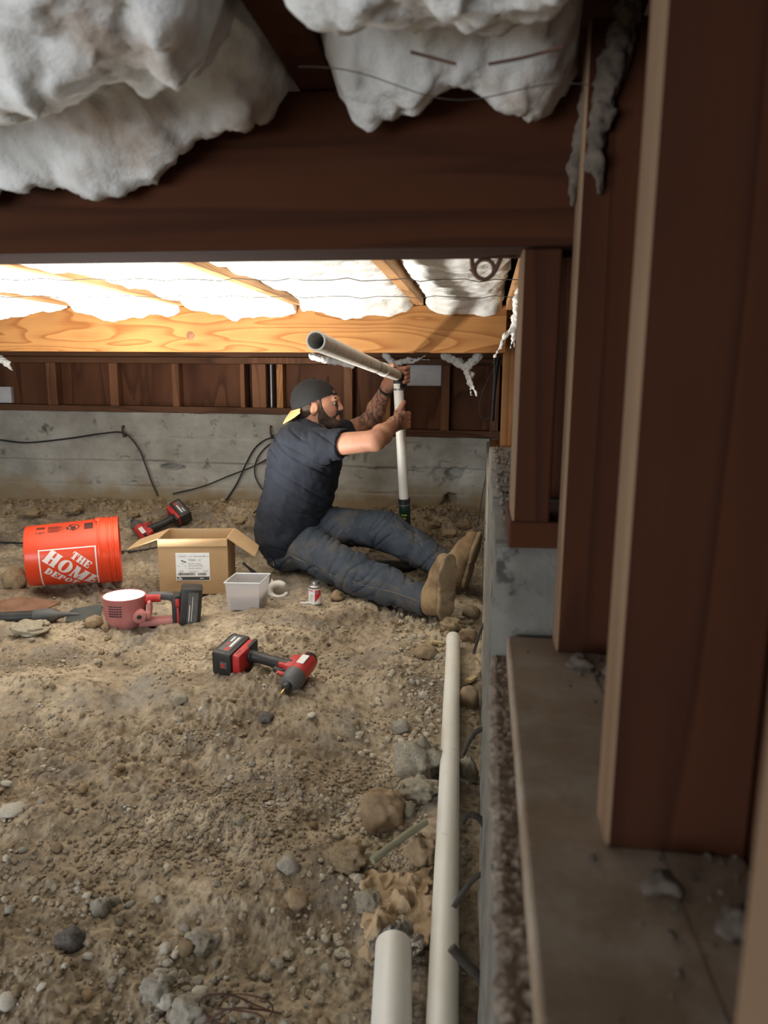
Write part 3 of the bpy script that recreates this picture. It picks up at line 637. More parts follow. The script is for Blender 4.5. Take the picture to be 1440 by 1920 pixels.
# -- t-shirt
def shirt_disp(v):
    q = Vector((v.x*16+v.z*9, v.y*7, v.z*13-v.x*11)); d = .0055*mnoise.noise(q)+.003*mnoise.noise(q*2.3)
    r = abs(mnoise.noise(Vector((v.x*9+v.z*15, v.y*6, v.z*5)))); return d-.007*max(0, .13-r)/.13
def shirt():
    s = SDF((-1.16, 3.05, .05), (-.40, 3.80, .80), .0055)
    s.ell((-.925, 3.395, .225), (.150, .212, .18), .05).ell((-.860, 3.41, .42), (.168, .185, .20), .10).ell((-.825, 3.40, .585), (.163, .190, .150), .10)
    s.cone((-.835, 3.30, .655), (-.815, 3.50, .655), .075, .075, .06); s.cone((-.80, 3.40, .69), (-.80, 3.40, .715), .085, .074, .03)
    for sh, el in (('rsh', 'rel'), ('lsh', 'lel')):
        S, E = J[sh], J[el]; s.cone((-.82, S[1]*.6+3.40*.4, .64), S, .080, .072, .05); s.cone(S, S+(E-S)*.80, .072, .062, .04)
        n = unit(E-S)+np.array([.0, 0, -.25 if sh == 'rsh' else 0]); p = S+(E-S)*(.44 if sh == 'rsh' else .40); s.half(p, n, .004, p-.14, p+.20)
        s.cone(p-unit(E-S)*.10, p+unit(E-S)*.06, .052, .052, .004, 'sub')        # open sleeve
    s.half((-.93, 3.40, .100), (.10, 0, -1), .006); s.half((-.80, 3.40, .148), (.50, .12, -.86), .006)
    s.cone((-.805, 3.40, .70), (-.785, 3.40, .80), .066, .066, .006, 'sub')      # neck hole
    s.cone((-.92, 3.41, .06), (-.90, 3.41, .14), .128, .128, .006, 'sub', (1, .75, 1))
    return s.mesh('t_shirt', shirt_disp)
M['shirt'] = pmat('navy_cotton', (.0062, .0092, .0170), (.0110, .0155, .0270), scale=9, rough=.9, bump=.25, bscale=400, spots=(.016, .023, .040), sscale=16, samt=(.6, .75))
child('t_shirt', shirt(), M['shirt'], man)

# -- jeans
def jeans_disp(v):
    q = Vector((v.x*9+v.z*4, v.y*9, v.z*12)); r = abs(mnoise.noise(Vector((v.x*17-v.z*13, v.y*4, v.z*5+v.x*3)))); r2 = abs(mnoise.noise(Vector((v.x*26+v.z*22+5, v.y*7, v.z*6))))
    return .006*mnoise.noise(q)+.0025*mnoise.noise(q*2.6)-.008*max(0, .15-r)/.15-.004*max(0, .12-r2)/.12
def jeans():
    s = SDF((-1.13, 2.70, -.04), (.0, 3.72, .42), .0058)
    s.ell((-.925, 3.41, .145), (.100, .160, .112), .05); s.ell((-.925, 3.36, .115), (.10, .10, .085), .05)
    s.cone((-.90, 3.35, .140), J['rhip']+np.array([.05, -.02, -.01]), .105, .107, .05); s.cone(J['rhip']+np.array([.05, -.02, -.01]), J['rknee'], .107, .090, .04)
    k = J['rknee']; a = J['rank']; s.cone(k, k+(a-k)*.45, .090, .077, .03); s.cone(k+(a-k)*.4, a, .077, .060, .03)
    s.cone((-.90, 3.48, .160), J['lhip'], .105, .102, .05); s.cone(J['lhip'], J['lknee'], .102, .086, .05)
    k2 = J['lknee']; a2 = J['lank']; s.cone(k2, k2+(a2-k2)*.5, .086, .075, .04); s.cone(k2+(a2-k2)*.45, a2+unit(a2-k2)*.02, .075, .060, .03)
    n = unit(a-k); s.half(a-n*.004, n, .004, a-.16, a+.16); s.cone(a-n*.05, a+n*.04, .047, .047, .003, 'sub')
    n2 = unit(a2-k2); s.half(a2+n2*.004, n2, .004, a2-.12, a2+.12); s.cone(a2-n2*.05, a2+n2*.05, .047, .047, .003, 'sub')
    return s.mesh('jeans', jeans_disp)
M['denim'] = pmat('worn_denim', (.030, .040, .056), (.052, .066, .088), scale=7, rough=.9, bump=.3, bscale=350, detail=7, spots=(.13, .11, .085), sscale=6, samt=(.50, .78))
jean = child('jeans', jeans(), M['denim'], man)
# stitched side seams laid on the cloth
from mathutils.bvhtree import BVHTree
def on_cloth(o, pts, r, m, name, off=.0004):
    me = o.data; bv = BVHTree.FromPolygons([v.co for v in me.vertices], [p.vertices[:] for p in me.polygons]); out = []
    for p in spline(pts, 10):
        h = bv.find_nearest(Vector(p)-man.location)
        if h[0] is not None: out.append(h[0]+h[1]*off)
    return ob(name, MB().tube(out, r, 5).mesh(smooth=True), m, o)
M['thread'] = pmat('tan_thread', (.16, .13, .085), (.22, .18, .12), scale=50, rough=.9)
on_cloth(jean, [A_(545, 1040, 3.22), A_(600, 1065, 3.12), A_(668, 1092, 2.98), A_(735, 1110, 2.88), A_(795, 1133, 2.76)], .0016, M['thread'], 'seam')
on_cloth(jean, [A_(635, 1000, 3.35), A_(700, 985, 3.30), A_(745, 992, 3.28), A_(790, 1030, 3.22), A_(840, 1060, 3.10)], .0016, M['thread'], 'seam')
k, a = J['rknee'], J['rank']
n = unit(a-k); M_cuff = frame(tuple(Vector(n).orthogonal()), tuple(n), tuple(a-n*.014-np.array(base)))
ob('cuff', MB().lathe([(.0585, -.013), (.0635, -.012), (.0645, 0), (.0635, .012), (.0585, .013)], 28, M_cuff, cap=False).mesh(smooth=True), M['denim'], jean)

# -- boots
M['suede'] = pmat('dusty_tan_suede', (.20, .125, .06), (.36, .25, .135), scale=12, rough=.95, bump=.4, bscale=120, detail=6, spots=(.12, .075, .04), sscale=7, samt=(.55, .72))
M['sole'] = pmat('worn_boot_sole', (.20, .14, .08), (.32, .235, .145), scale=16, rough=.95, bump=.5, bscale=90, spots=(.12, .085, .055), sscale=14, samt=(.54, .66))
def boot(name, ank, sn, up, H, side, lab):
    """sn: direction the sole faces, up: heel to toe, H: heel centre on the sole plane"""
    sn = unit(sn); up = np.array(up, float); up = unit(up-sn*(up@sn)); lat = np.cross(sn, up); H = np.array(H, float)
    p = lambda u, n_=0., l=0.: H+up*u-sn*n_+lat*l
    allp = np.array([p(-.06), p(.30), p(0, .2), np.array(ank), p(.1, 0, .07), p(.1, 0, -.07)])
    s = SDF(allp.min(0)-.08, allp.max(0)+.08, .0045)
    s.cone(p(.0, .045), p(.0, .075), .037, .040, .02); s.cone(p(.02, .042), p(.12, .036), .043, .045, .03); s.cone(p(.12, .036, .006*side), p(.185, .030, .008*side), .046, .031, .03)
    s.cone(p(.035, .07), ank, .046, .049, .04); s.cone(ank, np.array(ank)-unit(p(.02, .05)-ank)*.03, .049, .050, .01); s.cone(p(.05, .09), p(.14, .05), .035, .028, .03)
    s.half(p(0, .010), sn, .004)
    b = child(name, s.mesh(name), M['suede'], man); tag(b, lab)
    q = SDF(allp.min(0)-.06, allp.max(0)+.06, .004)
    q.cone(p(-.002, .004), p(.06, .004), .040, .036, .0); q.cone(p(.06, .004), p(.135, .004, .006*side), .036, .048, .02); q.cone(p(.135, .004, .006*side), p(.190, .004, .006*side), .048, .032, .01)
    q.half(p(0, -.006), sn, .003); q.half(p(0, .012), -sn, .003)
    q.half(p(.066, -.003), up*0+sn, 0, p(.066)-.02, p(.066)+.02) if False else None
    q.cone(p(.072, -.010, -.06), p(.072, -.010, .06), .0095, .0095, .003, 'sub')     # step in front of the heel
    child('sole', q.mesh('sole'), M['sole'], b) if False else ob('sole', (lambda me: (me.transform(Matrix.Translation(-man.location)), me)[1])(q.mesh('sole')), M['sole'], b)
    return b
gr = g1(-.12, 2.74)
boot('boot', J['rank']+np.array([.004, -.003, .0]), (.66, -.74, -.04), (.02, .06, 1), A_(836, 1142, 2.755), 1, 'dusty tan boot with its sole turned to the camera')
boot('boot', J['lank']+np.array([.004, -.002, .0]), (.95, -.30, -.22), (.22, .10, 1), A_(876, 1088, 3.115), 1, 'tan boot braced against the concrete footing')

# -- cap
M['cap'] = pmat('black_cap_cloth', (.004, .004, .0045), (.008, .008, .009), scale=12, rough=.85, bump=.2, bscale=300)
M['brim'] = pmat('tan_cap_brim', (.55, .33, .13), (.66, .42, .19), scale=14, rough=.8)
def cap():
    s = SDF((-.93, 3.28, .72), (-.62, 3.52, .98), .0038)
    s.ell((HX-.016, HY, .832), (.112, .089, .104), .0)
    s.ell((HX-.014, HY, .826), (.105, .082, .098), .003, 'sub')
    s.half((HX+.085, HY, .868), (.42, 0, -.95), .003)
    s.ell((HX+.098, HY, .872), (.030, .030, .026), .004, 'sub')              # strap gap over the forehead
    return s.mesh('cap')
capo = child('cap', cap(), M['cap'], man); tag(capo, 'black cap worn backwards')
strap = [(HX+.081+.010*(1-abs(t)), HY+t*.036, .866) for t in np.linspace(-1, 1, 9)]
ob('strap', MB().tube([np.array(p)-np.array(base) for p in strap], .0065, 6, flat=.3).mesh(smooth=True), M['cap'], capo)
V, F = [], []
nu, nv = 17, 9
for lay, off in ((0, 0.0), (1, .0035)):
    for i in range(nu):
        t = -1+2*i/(nu-1); ang = t*1.15
        root = np.array([HX-.018-.104*math.cos(ang), HY+.086*math.sin(ang), .785+.032*(1-math.cos(ang))*.8])
        out = unit(np.array([-.62*math.cos(ang*.55)-.05, .42*math.sin(ang*.6), -.74]))
        ln = .078*math.sqrt(max(0, 1-t*t*.92))
        for j in range(nv):
            u = j/(nv-1); V.append(root+out*ln*u+np.array([.012*u*u, 0, -.004*u])+np.array([-off, 0, off*.4]))
for i in range(nu-1):
    for j in range(nv-1):
        a_ = i*nv+j; F.append((a_, a_+1, a_+nv+1, a_+nv)); b_ = a_+nu*nv; F.append((b_, b_+nv, b_+nv+1, b_+1))
for i in range(nu-1):
    a_ = i*nv+nv-1; b_ = a_+nu*nv; F.append((a_, b_, b_+nv, a_+nv))
me = mesh_np('brim', np.array(V)-np.array(base), F); tag(ob('brim', me, M['brim'], capo), 'tan brim')
ob('button', MB().lathe([(0, -.004), (.007, -.003), (.006, .003), (0, .004)], 10, Matrix.Translation((HX-.016-base[0], HY-base[1], .937-base[2]))).mesh(smooth=True), M['cap'], capo)

# -- beard, hair, eyes, wristband
M['hair'] = pmat('dark_brown_hair', (.030, .017, .010), (.060, .036, .022), scale=60, rough=.8, bump=.5, bscale=300)
def beard():
    s = SDF((-.82, 3.30, .66), (-.62, 3.50, .90), .0034)
    s.cone((HX+.006, HY-.032, .762), (HX+.080, HY-.012, .730), .043, .031, .02).cone((HX+.006, HY+.032, .762), (HX+.080, HY+.012, .730), .043, .031, .02)
    s.ell((HX+.040, HY, .792), (.0645, .0622, .0865), .01)
    s.cone((HX+.096, HY-.020, .778), (HX+.096, HY+.020, .778), .008, .008, .006)             # moustache
    s.half((HX+.03, HY, .786), (.22, 0, 1), .006, (-.83, 3.3, .66), (HX+.088, 3.5, .9)); s.half((HX+.016, HY, .75), (-1, 0, .12), .006)
    for q in (-1, 1): s.cone((HX+.036, HY+q*.058, .765), (HX+.026, HY+q*.066, .840), .013, .009, .020)
    s.cone((HX+.101, HY-.014, .758), (HX+.101, HY+.014, .758), .009, .009, .004, 'sub')
    return s.mesh('beard', lambda v: .0018*mnoise.noise(v*160))
child('beard', beard(), M['hair'], man)
s = SDF((-.90, 3.29, .72), (-.70, 3.51, .90), .0038); s.ell((HX-.016, HY, .822), (.100, .081, .088), 0); s.half((HX-.008, HY, .80), (1, 0, .15), .006)
child('hair', s.mesh('hair', lambda v: .0015*mnoise.noise(v*150)), M['hair'], man)
M['eye'] = pmat('eye_white', (.45, .42, .39), rough=.2); M['iris'] = pmat('dark_iris', (.03, .018, .01), rough=.15)
for q in (-1, 1):
    e = np.array([HX+.0845, HY+q*.032, .824])-np.array(base)
    eo = ob('eye', MB().lathe([(0, -.010), (.007, -.007), (.010, 0), (.007, .007), (0, .010)], 12, Matrix.Translation(e)).mesh(smooth=True), M['eye'], man)
    ob('iris', MB().lathe([(0, 0), (.0062, -.001), (.0045, .0012), (0, .0018)], 12, Matrix.Translation(e+np.array([.0092, 0, 0])) @ Matrix.Rotation(math.pi/2, 4, 'Y')).mesh(smooth=True), M['iris'], eo)
    eb = [np.array([HX+.096-.006*abs(t), HY+q*(.014+.034*t), .846+.004*math.sin(t*3)])-np.array(base) for t in np.linspace(0, 1, 6)]
    ob('eyebrow', MB().tube(eb, [.003, .0045, .0048, .0045, .004, .002], 6).mesh(smooth=True), M['hair'], man)
W = J['lwr']; n = unit(J['lwr']-J['lel'])
ob('wristband', MB().lathe([(.030, -.009), (.0345, -.008), (.0345, .008), (.030, .009)], 20, frame(tuple(Vector(n).orthogonal()), tuple(n), tuple(W-n*.022-np.array(base))), cap=False).mesh(smooth=True), M['rubber'], man)

# ================================================================== pipework
def pipe_mesh(a, b, ro, ri, n=32, lip=.0):
    a, b = np.array(a, float), np.array(b, float); L = float(np.linalg.norm(b-a)); d = (b-a)/L
    Mx = frame(tuple(Vector(d).orthogonal()), tuple(d), tuple(a)); t = bmesh.new(); rings = []
    for r, z in ((ri, L), (ri, 0), (ro-.001, 0), (ro, .001), (ro, L*.33), (ro, L*.66), (ro, L-.001), (ro-.001, L)):
        rings.append([t.verts.new((r*math.cos(2*math.pi*i/n), r*math.sin(2*math.pi*i/n), z)) for i in range(n)])
    rings.append(rings[0])
    for p, q in zip(rings, rings[1:]):
        for i in range(n): t.faces.new((p[i], p[(i+1) % n], q[(i+1) % n], q[i]))
    return MB()._add(t, Mx).mesh(smooth=True)
ASM = empty('pipe_assembly', tuple(ELB*[1, 1, 0]+np.array([0, 0, .10])))
tag(ASM, 'white plastic drain pipe assembly held up by the man, one arm pointing at the camera', 'pipe')
VB = A_(758, 944, 3.50); VT = A_(748, 728, 3.44); E0 = A_(592, 639, 1.80); E1 = ELB+np.array([-.004, -.035, .006])
child('upper_pipe', pipe_mesh(E0, E1, .0242, .0200), M['pvc_dirty'], ASM)
child('riser_pipe', pipe_mesh(VB, ELB+np.array([0, 0, -.03]), .0235, .0195), M['pvc'], ASM)
dv = unit(VT-VB); dh = unit(E1-E0)
elb = spline([E1-dh*.012, E1+dh*.016, ELB+np.array([.003, .004, -.008]), ELB-dv*.036, ELB-dv*.058], 6)
tag(child('elbow_fitting', MB().tube(elb, [.0262]*len(elb), 20).mesh(smooth=True), M['rubber'], ASM), 'black rubber elbow')
def collar(p, d, r, h, name, m, n=24):
    return child(name, MB().lathe([(r*.9, -h/2), (r, -h/2+.001), (r, h/2-.001), (r*.9, h/2)], n, frame(tuple(Vector(d).orthogonal()), tuple(d), tuple(p)), cap=False).mesh(smooth=True), m, ASM)
collar(E0+(E1-E0)*.60, dh, .0258, .006, 'band', M['rubber'])
collar(E0+(E1-E0)*.745, dh, .0270, .070, 'sleeve_coupling', M['pvc'])
collar(ELB-dv*.056, dv, .0278, .010, 'hose_clamp', M['steel'])
M['green'] = pmat('dark_green_plastic', (.008, .035, .028), (.015, .05, .04), scale=12, rough=.4)
collar(VB+dv*.006, dv, .0285, .040, 'rubber_coupling', M['rubber']); collar(VB-dv*.004, dv, .0296, .007, 'hose_clamp', M['steel']); collar(VB+dv*.020, dv, .0296, .007, 'hose_clamp', M['rubber'])
bot = VB-dv*.30
tag(child('lower_pipe', pipe_mesh(bot, VB-dv*.010, .0270, .022), M['green'], ASM), 'dark green pipe stub')
def text_mesh(body, size, Mx=None, align='LEFT', bold=0.0):
    c = bpy.data.curves.new('t', 'FONT'); c.body = body; c.size = size; c.align_x = align; c.offset = bold; c.resolution_u = 2; c.fill_mode = 'FRONT'
    o = bpy.data.objects.new('t', c); COL.objects.link(o); bpy.context.view_layer.update()
    me = bpy.data.meshes.new_from_object(o.evaluated_get(bpy.context.evaluated_depsgraph_get())); bpy.data.objects.remove(o); bpy.data.curves.remove(c)
    me.materials.clear()
    if Mx is not None: me.transform(Mx)
    return me
M['yel'] = pmat('yellow_green_print', (.25, .38, .05), rough=.6)
q = VB-dv*.055
for k in range(3):
    child('print_line', MB().box((q[0]-.014, q[1]-.0284, q[2]-.016*k-.004), (q[0]+.014-.004*k, q[1]-.0262, q[2]-.016*k+.004), .001).mesh(), M['yel'], ASM)

def rest(pts, r): return max(g1(x, y) for x, y in pts)+r
p0, p1 = gz(850, 1196, .022), gz(829, 1920, .022); d = (p1-p0)/abs(p1[1]-p0[1]); q1 = p0+d*2.05; zz = rest([tuple((p0+(q1-p0)*t)[:2]) for t in np.linspace(0, 1, 40)], .0242)*.6+.010
o = ob('drain_pipe', pipe_mesh((p0[0], p0[1], .020), (q1[0], q1[1], .020), .0242, .020), M['pvc'], origin=(p0[0], p0[1], -.004)); tag(o, 'long white plastic pipe lying along the concrete footing', 'pipe')
ob('socket_end', MB().lathe([(.0246, 0), (.0262, .001), (.0262, .045), (.0245, .047)], 28, frame((0, 0, 1), (q1[0]-p0[0], q1[1]-p0[1], 0), (0, 0, .024)), cap=False).mesh(smooth=True), M['pvc'], o)
p0, p1 = gz(738, 1768, .030), gz(734, 1920, .030); d = (p1-p0)/abs(p1[1]-p0[1]); q1 = p0+d*.42
tag(ob('drain_pipe', pipe_mesh((p0[0], p0[1], .026), (q1[0], q1[1], .026), .0302, .0255), M['pvc'], origin=(p0[0], p0[1], -.004)), 'short thick white plastic pipe at the bottom of the frame', 'pipe')

# ================================================================== orange bucket
M['orange'] = pmat('orange_plastic', (.76, .060, .016), (.80, .072, .020), scale=6, rough=.32); M['ink'] = pmat('black_ink', (.035, .02, .02), rough=.7); M['logo'] = pmat('white_ink', (.86, .80, .80), rough=.5)
C0, C1 = A_(52, 1043, 2.93), A_(224, 1029, 3.10); ax_ = unit(C1-C0); ln = .385
zb = max(g1(*(C0+ax_*t)[:2]) for t in np.linspace(0, ln, 12))
C0 = C0.copy(); C0[2] = max(C0[2], g1(*C0[:2])+.134)
bucket = empty('bucket', tuple(C0)); tag(bucket, 'orange plastic bucket with white logo lying on its side', 'bucket')
up = unit(np.array([0, 0, 1])-ax_*ax_[2]); tw = np.cross(up, ax_)       # up', and the side turned to the camera
if tw[1] > 0: tw = -tw
BM = Matrix(((tw[0], up[0], ax_[0], 0), (tw[1], up[1], ax_[1], 0), (tw[2], up[2], ax_[2], 0), (0, 0, 0, 1)))
rad = lambda u: .1315+.0125*min(1, u/.30)
ob('pail', MB().lathe([(.0, .006), (.118, .006), (.124, .0), (.130, .001), (.1325, .006), (rad(.10), .10), (rad(.2), .2), (rad(.297), .297), (.151, .298), (.152, .303), (.150, .306), (.1475, .320), (.1475, .334), (.1515, .336), (.1515, .341), (.1475, .343), (.1475, .356), (.1515, .358), (.1515, .363), (.148, .366), (.148, .378), (.1525, .379), (.1525, .385), (.1475, .386), (.1455, .380), (.142, .30), (.129, .014), (0, .012)], 72, BM, cap=False).mesh(smooth=True), M['orange'], bucket)
def wrap(u, ph, off=.0009):
    r = rad(u)+off; return Vector((r*math.cos(ph), r*math.sin(ph), u))
def decal(polys, u0, ph0, name, m, sub=2):
    """flat print wrapped on the pail: polygons in metres (along the axis, round the side)"""
    bm = bmesh.new()
    for P in polys:
        try: bm.faces.new([bm.verts.new((a, b, 0)) for a, b in P])
        except Exception: pass
    bmesh.ops.triangulate(bm, faces=bm.faces)
    for _ in range(sub):
        long_ = [e for e in bm.edges if e.calc_length() > .012]
        if long_: bmesh.ops.subdivide_edges(bm, edges=long_, cuts=1, use_grid_fill=False)
        bmesh.ops.triangulate(bm, faces=bm.faces)
    for v in bm.verts:
        u = u0+v.co.x; v.co = BM @ wrap(u, ph0+v.co.y/.140)
    me = bpy.data.meshes.new(name); bm.to_mesh(me); bm.free(); return ob(name, me, m, bucket)
def clip(P, x0, x1, y0, y1):
    for ax, lim, sg in ((0, x0, 1), (0, x1, -1), (1, y0, 1), (1, y1, -1)):
        out = []
        for i in range(len(P)):
            a, b = P[i], P[(i+1) % len(P)]; da, db = sg*(a[ax]-lim), sg*(b[ax]-lim)
            if da >= 0: out.append(a)
            if (da >= 0) != (db >= 0): t = da/(da-db); out.append((a[0]+(b[0]-a[0])*t, a[1]+(b[1]-a[1])*t))
        P = out
        if not P: return []
    return P
R_ = lambda x0, y0, x1, y1: [(x0, y0), (x1, y0), (x1, y1), (x0, y1)]
def oval(x0, x1, wd, n=18):
    c, rx = (x0+x1)/2, (x1-x0)/2; out = []
    for i in range(n):
        a, b = 2*math.pi*i/n, 2*math.pi*(i+1)/n
        f = lambda t, kx, ky: (c+rx*kx*math.cos(t), .5+.5*ky*math.sin(t)); out.append([f(a, 1, 1), f(b, 1, 1), f(b, wd, .80), f(a, wd, .80)])
    return out
GL = {'H': [R_(.06, 0, .44, 1), R_(.62, 0, .98, 1), R_(.4, .43, .66, .57), R_(0, 0, .5, .09), R_(0, .91, .5, 1), R_(.56, 0, 1.04, .09), R_(.56, .91, 1.04, 1)],
      'O': oval(0, 1.0, .34), 'M': [R_(0, 0, .30, .08), R_(.08, 0, .20, 1), [(.0, 1), (.40, 1), (.66, .0), (.46, .0)], [(.46, .0), (.62, .0), (1.0, 1), (.84, 1)], R_(.80, 0, 1.18, 1), R_(.72, 0, 1.26, .08), R_(.72, .92, 1.26, 1)],
      'E': [R_(.06, 0, .42, 1), R_(0, 0, .86, .13), R_(0, .87, .86, 1), R_(.4, .43, .66, .57), R_(.74, 0, .86, .30), R_(.74, .70, .86, 1), R_(.60, .34, .68, .66)],
      'T': [R_(.26, 0, .62, 1), R_(0, .86, .88, 1), R_(0, .62, .10, 1), R_(.78, .62, .88, 1), R_(.14, 0, .74, .10)],
      'D': [R_(.06, 0, .40, 1), R_(0, 0, .5, .1), R_(0, .9, .5, 1)]+[[(.42+.5*math.sin(a)*k1, .5+.5*math.cos(a)*k1y) for a, k1, k1y in ((a0, 1, 1), (a1, 1, 1), (a1, .3, .78), (a0, .3, .78))] for a0, a1 in zip(np.linspace(0, math.pi, 9)[:-1], np.linspace(0, math.pi, 9)[1:])],
      'P': [R_(.06, 0, .40, 1), R_(0, 0, .5, .1), R_(0, .9, .5, 1)]+[[(.42+.46*math.sin(a)*k1, .72+.28*math.cos(a)*k1y) for a, k1, k1y in ((a0, 1, 1), (a1, 1, 1), (a1, .3, .6), (a0, .3, .6))] for a0, a1 in zip(np.linspace(0, math.pi, 9)[:-1], np.linspace(0, math.pi, 9)[1:])]}
WD = {'H': 1.08, 'O': 1.04, 'M': 1.30, 'E': .92, 'T': .92, 'D': .98, 'P': .94}
LW, LH = .232, .226                         # the logo square; text runs down to the right
th = math.radians(-40); e1 = np.array([math.cos(th), math.sin(th)]); e2 = np.array([-math.sin(th), math.cos(th)])
def word(txt, org, hgt, wsc):
    out = []; x = 0
    for ch in txt:
        for P in GL[ch]:
            Q = [tuple(np.array(org)+e1*(x+a*wsc*hgt)+e2*b*hgt) for a, b in P]; Q = clip(Q, .006, LW-.006, -LH+.006, -.006)
            if len(Q) >= 3: out.append(Q)
        x += WD[ch]*wsc*hgt*1.05
    return out
polys = word('THE', (.124, -.042), .034, .88)+word('HOME', (.012, -.048), .064, .88)+word('DEPOT', (.014, -.106), .033, .95)
decal(polys, .058, math.radians(22), 'logo_lettering', M['logo'])
fw = .0055
decal([R_(0, -fw, LW, 0), R_(0, -LH, fw, 0), R_(LW-fw, -LH, LW, 0), R_(0, -LH, LW, -LH+fw)], .058, math.radians(22), 'logo_frame', M['logo'], 5)
pr = [R_(0, .03, .035, .034), R_(.0, .036, .035, .040), R_(0, .042, .035, .046), R_(.0, .0, .004, .010), R_(.01, .0, .026, .006), R_(.030, 0, .034, .010)]
for k in range(7): pr.append(R_(.050, .004+k*.006, .050+.045+.012*((k*7) % 3), .0065+k*.006))
for k in range(6): pr.append(R_(.195, .002+k*.0075, .232, .0075+k*.0075))
pr += [R_(.048, .0, .049, .05), R_(.048, .049, .235, .050), R_(.048, 0, .118, .001)]
decal(pr, .050, math.radians(56), 'warning_print', M['ink'], 3)
ring_ = [(.150, .024)]
pic = [[(.150+.027*k1*math.cos(a), .024+.021*k1*math.sin(a)) for a, k1 in ((a0, 1), (a1, 1), (a1, .82), (a0, .82))] for a0, a1 in zip(np.linspace(-2.2, 2.6, 16)[:-1], np.linspace(-2.2, 2.6, 16)[1:])]
pic += [R_(.140, .010, .160, .030), [(.128, .034), (.137, .044), (.144, .036), (.138, .028)], [(.124, .006), (.134, .012), (.130, .026), (.120, .030)], R_(.146, .0, .154, .008)]
decal(pic, .050, math.radians(56), 'warning_emblem', M['ink'], 2)
hd = [BM @ Vector((.157*math.cos(a), .157*math.sin(a), .300-.10*math.sin(a-2.0)*1.0 if False else .302-.030*math.sin((a-1.35)/2.6*math.pi))) for a in np.linspace(1.35, 3.95, 24)]
ob('handle', MB().tube(hd, .0022, 6).mesh(smooth=True), M['steel'], bucket)
ob('handle_lug', MB().lathe([(0, -.004), (.012, -.004), (.012, .004), (0, .006)], 14, BM @ Matrix.Translation(wrap(.302, 1.35, .010)) @ Matrix.Rotation(1.35, 4, 'Z') @ Matrix.Rotation(math.pi/2, 4, 'Y')).mesh(smooth=True), M['orange'], bucket)

# ================================================================== cardboard box
M['card'] = pmat('brown_cardboard', (.40, .255, .125), (.47, .31, .165), scale=5, rough=.85, bump=.08, bscale=200); M['card_in'] = pmat('cardboard_inside', (.50, .33, .17), (.56, .38, .21), scale=6, rough=.85)
M['paper'] = pmat('white_label_paper', (.80, .81, .80), rough=.6); M['print'] = pmat('black_print', (.05, .05, .05), rough=.7); M['greyprint'] = pmat('grey_print', (.30, .30, .31), rough=.7)
bl, br = gz(300, 1107, .018), gz(429, 1106, .018); bx = unit((br-bl)*[1, 1, 0]); by = np.array([-bx[1], bx[0], 0]); bw = float(np.linalg.norm(br-bl)); bh, bd = .250, .215
zb = min(g1(*bl[:2]), g1(*br[:2]))-.004
BX = Matrix(((bx[0], by[0], 0, 0), (bx[1], by[1], 0, 0), (0, 0, 1, 0), (0, 0, 0, 1)))
box = empty('cardboard_box', (bl[0], bl[1], zb), BX.to_3x3().to_4x4()); tag(box, 'open brown cardboard box with a white shipping label', 'box')
t_ = .005
ob('side_panel', MB().box((0, 0, 0), (bw, t_, bh), .001).mesh(), M['card'], box); ob('side_panel', MB().box((0, bd-t_, 0), (bw, bd, bh), .001).mesh(), M['card_in'], box)
ob('side_panel', MB().box((0, t_, 0), (t_, bd-t_, bh), .001).mesh(), M['card_in'], box); ob('side_panel', MB().box((bw-t_, t_, 0), (bw, bd-t_, bh), .001).mesh(), M['card_in'], box)
ob('bottom_panel', MB().box((t_, t_, .0), (bw-t_, bd-t_, .006)).mesh(), M['card_in'], box)
def flap(hx, y0, y1, dx, dz, sk):           # a side flap hinged at the top edge
    q = MB(); t = bmesh.new(); n = Vector((-dz, 0, dx)).normalized()*.004
    P = [Vector((hx, y0, bh)), Vector((hx+dx, y0+sk, bh+dz)), Vector((hx+dx*.98, y1-sk, bh+dz*.98)), Vector((hx, y1, bh))]
    a = [t.verts.new(p) for p in P]; b = [t.verts.new(p+n) for p in P]; t.faces.new(a[::-1]); t.faces.new(b)
    for i in range(4): t.faces.new((a[i], a[(i+1) % 4], b[(i+1) % 4], b[i]))
    bmesh.ops.recalc_face_normals(t, faces=t.faces); q._add(t); return ob('flap', q.mesh(), M['card_in'], box)
flap(0, .0, bd, -.135, -.048, .008); flap(bw, .0, bd, .115, -.085, .010)
ob('flap', MB().box((.0, -.0065, bh-.034), (bw, -.0005, bh-.001), .001).mesh(), M['card_in'], box)
lb = ob('shipping_label', MB().box((.074, -.0022, .040), (.074+.146, -.0002, .040+.125), .0003).mesh(), M['paper'], box)
lb.location.z = .022
FR = Matrix(((1, 0, 0, 0), (0, 0, 1, -.0026), (0, 1, 0, 0), (0, 0, 0, 1))); FR = Matrix(((1, 0, 0, 0), (0, 0, -1, -.0026), (0, 1, 0, 0), (0, 0, 0, 1)))
def ltext(s_, x, z, size, m='print'):
    ob('label_text', text_mesh(s_, size, FR @ Matrix.Translation((x, z, 0))), M[m], lb)
ltext('A.Y. McDonald Mfg. Co.', .134, .147, .0085); ltext('72001  ½"', .128, .128, .014); ltext('No-Hub Coupling', .128, .114, .0075); ltext('NSF Certified Fitting', .128, .105, .0075); ltext('Part No. 4009-311', .128, .093, .008)
mb = MB()
for k in range(3): mb.box((.130, -.0026, .081-k*.004), (.130+.04-.008*k, -.0021, .0825-k*.004))
for k in range(3): mb.box((.088, -.0026, .084-k*.004), (.108-.003*k, -.0021, .0855-k*.004))
for k in range(2): mb.box((.192, -.0026, .084-k*.004), (.212, -.0021, .0855-k*.004))
mb.box((.082, -.0026, .104), (.090, -.0021, .106)).box((.112, -.0026, .104), (.118, -.0021, .106)); mb.box((.098, -.0026, .116), (.110, -.0021, .118))
